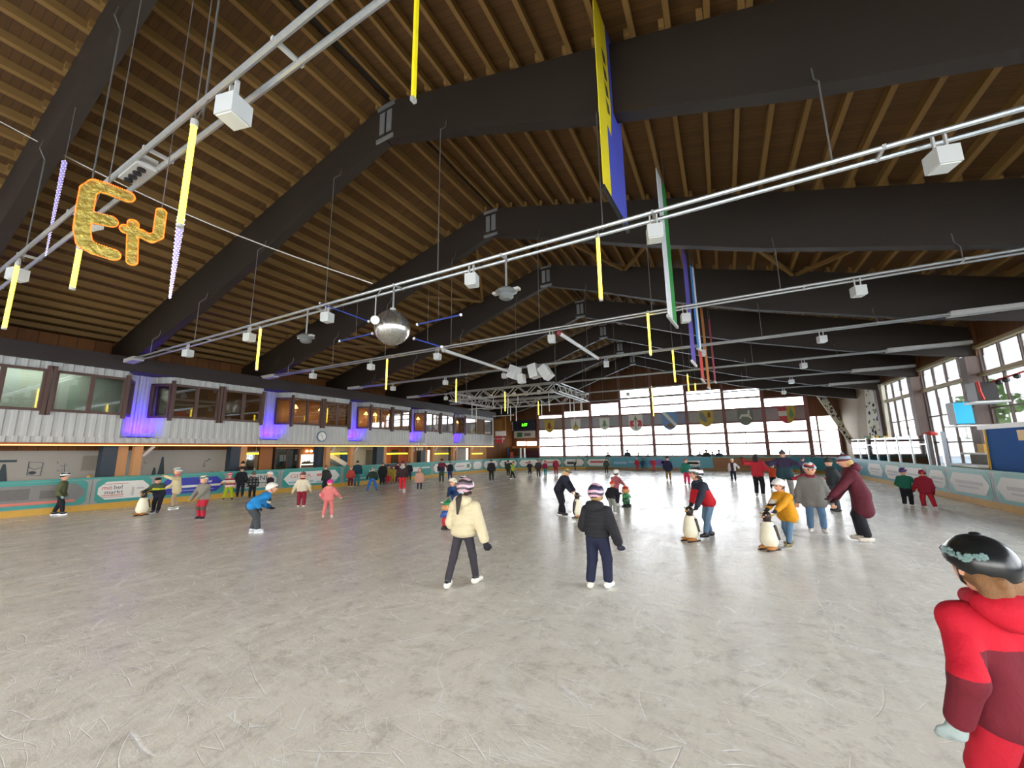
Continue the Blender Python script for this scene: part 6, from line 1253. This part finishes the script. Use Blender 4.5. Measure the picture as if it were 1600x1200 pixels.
person(707, 818, 743, -35, 'child in a blue jacket and white helmet bending over a gnome aid', jacket='#26406e', pants='#23263a', hat=('helmet', '#e2ddcf', '#c9b98e'), gl='#2a3a5c', lean=30, grip=WL[gn1.name], back=0.1, fl=(-0.05, -0.04), fr=(0.07, -0.06), hpitch=-6)
person(722, 806, 742, 20, 'child in an olive jacket and white black helmet beside the blue jacket', jacket='#4c5638', pants='#2a2c2c', hat=('helmet', '#dcd8cc', '#2a2a2c'), lean=10, gl='#7a9a3c')
# --- left half of the ice
person(396, 832, 757, 84, 'skater in a bright blue jacket bending forward in a white helmet', jacket=(['#2a86c6', '#1f4f7c'], lambda c: ((c[:, 2] < 0.52) & (c[:, 1] > 0.16)).astype(int)), pants='#45484a', hat=('helmet', '#e2ddd4'), gl='#24262c', lean=52, hl=(-0.12, 0.2, 0.4), hr=(0.14, 0.06, 0.44), fl=(-0.04, -0.02), fr=(0.05, 0.06), crouch=0.02, skate=('#c8ccd2', '#2a2a2c'), hpitch=-20, jw=1.12, pw=1.1, H=1.36)
person(512, 809, 749, 166, 'child in a salmon pink ski suit and magenta hat', jacket='#d97a78', pants='#d97a78', hat=('beanie', '#d8268a'), gl='#d9d4cc', hood='#d98a7c', lean=6, hl=(-0.17, 0.04, 0.5), hr=(0.26, 0.06, 0.52), fl=(-0.12, 0), fr=(0.1, 0.02), skate='#e0c8c0', jw=1.12, pw=1.0)
person(470, 793, 737, 172, 'child in a cream knit pullover and wine red trousers', jacket='#d6cbb2', pants='#8a2438', hat=('beanie', '#5a5e60', '#8a3038'), scarf='#8a2438', lean=2, hl=(-0.24, 0.03, 0.44), hr=(0.22, 0.02, 0.46), skate='#e0d8cc', pw=1.1, jw=1.05)
person(314, 811, 742, -48, 'child in a grey jacket and red trousers with knee patches', jacket='#8a857a', pants=(['#b8283a', '#5c4a42'], lambda c: ((c[:, 2] > 0.2) & (c[:, 2] < 0.3) & (c[:, 1] > 0.0)).astype(int)), hat=('helmet', '#dcd8cc', '#4a6a58'), lean=8, hl=(-0.1, 0.26, 0.5), hr=(0.1, 0.22, 0.46), gl='#a08040', skate='#26262a', pw=1.12, jw=1.12, hyaw=-15)
person(272, 795, 730, -82, 'skater in a long cream coat and white helmet with pink scarf', jacket='#dccfa4', pants='#c2a888', hat=('helmet', '#dedcd4', '#8aa09a'), scarf='#d06a78', gl='#b9885c', lean=4, jl=0.07, hl=(-0.12, 0.26, 0.8), hr=(0.12, 0.2, 0.5), skate=('#d4d2c8', '#2c2a2e'), pw=0.8, fl=(-0.07, 0.04), fr=(0.06, -0.04))
pg4 = penguin(221, 805, 766, -30, 'cream penguin skating aid of the skater with a yellow striped jacket')
person(238, 803, 743, -28, 'skater in a dark jacket with a yellow stripe over a penguin aid', jacket=(['#3c4a3a', '#c4cc2c', '#262a36'], lambda c: np.where((c[:, 2] > 0.62) & (c[:, 2] < 0.67) & (np.abs(c[:, 0]) < 0.12), 1, np.where(c[:, 2] < 0.62, 2, 0))), pants='#23222c', hat=('cap', '#2a2a2a'), gl='#8a6a44', lean=22, grip=WL[pg4.name], back=0.2, skate='#3a3040', jw=1.15, fl=(-0.04, 0.02), fr=(0.12, -0.08))
person(92, 804, 738, 76, 'child in an olive jacket and dark helmet with white goggles by the boards', jacket='#5a5e42', pants='#22222a', hat=('helmet', '#20302e', '#d8dcd8'), gl='#8fb0a8', lean=3, skate='#2a2a2c', fl=(-0.05, -0.1), fr=(0.05, 0.06), pw=0.95)
P = person
P(327, 779, 737, 176, 'child in a navy jacket, yellow trousers and lime helmet', '#1f3a5c', '#d4cc20', ('helmet', '#9ac822'), lean=4)
P(342, 777, 736, 170, 'child all in black with a white helmet at the boards', '#1d1c22', '#18181c', ('helmet', '#d4d6d2'), lean=4, pw=1.1)
P(356, 781, 738, 172, 'child in a striped wine and cream jacket with lime trousers', (['#8a2450', '#d8b078', '#d8ccc0'], stripes_z(0.06)), '#a8c41e', ('helmet', '#b82c50', '#e0a0a8'), lean=4, fl=(-0.14, 0), fr=(0.12, 0), hl=(-0.24, 0.05, 0.56))
P(374, 777, 730, 178, 'dark clothed adult standing at the pale grey banner', '#24242a', '#2a2b3a', ('beanie', '#22221f'), adult=True)
P(393, 779, 737, 182, 'child in a black and grey patterned jacket at the pale grey banner', (['#26262a', '#7a7a78'], lambda c: ((np.sin(c[:, 0]*60)+np.sin(c[:, 2]*55+c[:, 1]*40)) > 0.7).astype(int)), '#222024', ('helmet', '#3a3a34', '#84846c'))
P(420, 786, 736, -60, 'skater in a dark jacket and white helmet with white skates', '#241d26', '#2c2624', ('helmet', '#dedad0'), lean=8, skate='#e2dcc8', hl=(-0.1, 0.2, 0.56))
P(508, 772, 727, -40, 'skater in a dark jacket behind the magenta hat', '#2e302e', '#2b2c30', ('beanie', '#8a5a3c'), hair=('#8a5a34', 'long'), lean=8, adult=True)
P(547, 762, 728, 170, 'child in an orange red top and wine trousers beside a teal clad adult', '#b5473a', '#6e2030', ('beanie', '#c88a6a'), skate='#d8d4d0')
P(557, 760, 720, 176, 'adult in a navy jacket and teal trousers', '#1f3f4c', '#3a7d86', ('beanie', '#2a3438'), adult=True)
P(581, 768, 728, 178, 'skater in a dark green top and bright blue trousers, legs wide apart', '#2a342c', '#2360a8', ('helmet', '#8c8c84'), lean=26, fl=(-0.18, 0), fr=(0.18, 0), hpitch=10, hl=(-0.2, 0.1, 0.48))
P(597, 758, 723, 176, 'adult in black standing at the gate', '#1b1a1c', '#17161a', ('beanie', '#5a4a40'), adult=True, jl=0.1, jw=1.2)
P(606, 757, 726, 172, 'child in a mustard jacket and red trousers at the gate', '#9a8230', '#c43440', ('beanie', '#3a2a2e'))
P(614, 756, 727, 180, 'child in a dull yellow jacket and yellow trousers at the gate', '#a08a3c', '#b09434', ('beanie', '#6a3a4c'))
P(621, 755, 723, 176, 'skater in plum coloured clothes at the gate', '#4a2440', '#4a2244', ('beanie', '#6a3450'), adult=True)
P(628, 767, 720, 168, 'skater in a dark brown jacket and bright red trousers', '#3a2a2c', '#e0303c', ('beanie', '#6a2c3c'), skate='#e0c8c4', hood='#b8b0a8')
P(639, 751, 722, 176, 'dark clothed adult next to the teal board past the gate', '#26282c', '#3a3f44', ('beanie', '#3c4440'), adult=True)
P(655, 768, 731, 4, 'child in a pale pink coat with black legs', '#c0907e', '#22222c', None, ('#8a5a48', 'long'), jl=0.06, pw=0.75, jw=1.1, skate='#c8c4bc')
P(690, 754, 717, -10, 'adult in a wine red top carrying dark clothes near the white banners', (['#6e2836', '#26293a'], zsplit(0.66)), '#3a4a44', ('beanie', '#3a2028'), adult=True, hl=(-0.24, 0.1, 0.6))
P(703, 750, 721, 175, 'skater in a dark navy jacket and blue trousers beside the wine red top', '#24262e', '#2a3f78', ('beanie', '#2c2428'), adult=True)
P(768, 752, 718, 178, 'teenager in a black jacket standing alone on the ice', '#242120', '#26221f', ('beanie', '#2a2624'), adult=True, jw=1.1)
P(794, 745, 719, 160, 'small child in a dark green jacket behind the lime jacket', '#31462c', '#23261f', ('beanie', '#3a3028'))
P(801, 748, 720, 80, 'skater in a lime jacket and black trousers', '#9ab82c', '#242422', ('beanie', '#7a5a3a'), lean=12, fl=(-0.05, -0.12), fr=(0.06, 0.12))
P(828, 742, 720, 0, 'small skater in black with hands on hips', '#26222a', '#26242a', ('beanie', '#1d1c1e'), hl=(-0.2, 0.05, 0.55), hr=(0.2, 0.05, 0.55))
P(841, 746, 718, 178, 'skater in a dark purple jacket gliding before the far boards', '#3a3038', '#3a3034', ('beanie', '#7a6a34'), adult=True, lean=10, fl=(-0.04, 0), fr=(0.1, -0.08))
P(852, 743, 719, 150, 'child in a magenta top and turquoise trousers', '#b02c5c', '#3a9a98', ('beanie', '#b0305c'), lean=4)
P(869, 742, 716, 176, 'skater in a wine red overall before the far boards', '#942a3c', '#942a3c', ('beanie', '#c8a878'), adult=True, pw=1.05)
P(899, 736, 717, 90, 'skater in dark green leaning against the far boards', '#34443c', '#3c4a58', ('beanie', '#8a7a3c'), lean=24, hr=(0.1, -0.3, 0.6))
P(948, 740, 716, 178, 'skater in dark grey green before the far railing', '#3a463e', '#38403c', ('beanie', '#4a4a46'), adult=True, jw=1.1)
P(996, 735, 715, 170, 'small child in red at the far boards', '#b42c3a', '#c04450', ('beanie', '#d0b0a8'))
P(1005, 735, 716, 175, 'small child in blue at the far boards', '#2c4468', '#3a5a70', ('beanie', '#3a3c58'))
P(1022, 737, 715, 160, 'skater in a light red suit at the far boards', '#b83a44', '#c04a52', ('beanie', '#b04a4c'), hl=(-0.25, 0.1, 0.7), lean=6)
P(1045, 750, 713, 172, 'skater in a navy jacket and mustard trousers', '#262a44', '#9a7a44', ('beanie', '#26283a'), adult=False, jl=0.06)
P(1074, 757, 716, 170, 'child in teal and hot pink half hidden behind the red and navy jacket', '#2c7a66', '#e0305c', ('beanie', '#a06a68'))
P(1147, 752, 716, -10, 'skater in a white jacket with a dark vest', (['#d4d0d4', '#4a2f3a'], lambda c: (np.abs(c[:, 0]) < 0.06).astype(int)), '#2a2a38', ('helmet', '#d0c8a8'), lean=6, hl=(-0.26, 0.1, 0.56), hair=('#3a2a22', 'long'))
# --- people behind the boards
def spect(px, py, Y, label, col, hat, X=None):
    q = PY(px, py, Y) if X is None else PX(px, py, X); P(px, 0, 0, 0, label, col, '#33363c', hat, pos=(q.x, q.y, 0), H=q.z, adult=True, skate='#2a2a2c')
random.seed(31)
cols = ['#4a4550', '#5a4044', '#3a444a', '#5a5048', '#44384a', '#3c4038', '#604a50', '#484858', '#3a3c40', '#554450']
wh = ['in grey violet left of the first far post', 'in dull red beside the far post', 'in slate grey before the far glazing', 'in brown before the far glazing', 'in aubergine among the far onlookers', 'in dark olive among the far onlookers', 'in faded rose among the far onlookers', 'in steel blue among the far onlookers', 'in charcoal among the far onlookers', 'in mauve at the right end of the far onlookers']
for i, (px, py) in enumerate(((917, 709), (950, 706), (980, 702), (997, 707), (1093, 705), (1103, 702), (1113, 705), (1123, 703), (1079, 706), (1012, 708))):
    spect(px, py, 37.0 if i % 2 else 38.3, 'onlooker '+wh[i]+' behind the boards', cols[i], ('beanie', cols[(i+3) % 10]))
spect(380, 721, 0, 'dark haired onlooker behind the boards in front of the kiosk door', '#2c2428', ('beanie', '#1f1a1a'), X=-19.9)
spect(140, 741, 0, 'onlooker with a yellow cap bending behind the left boards', '#5a5a52', ('cap', '#b8a83c'), X=-20.15)
spect(1375, 707, 0, 'onlooker in plum behind the right glass screens', '#5a3444', ('beanie', '#6a3c4c'), X=7.6)
spect(1350, 706, 0, 'onlooker in dull violet behind the corner of the right boards', '#5a4a5a', ('beanie', '#4a3c48'), X=7.5)
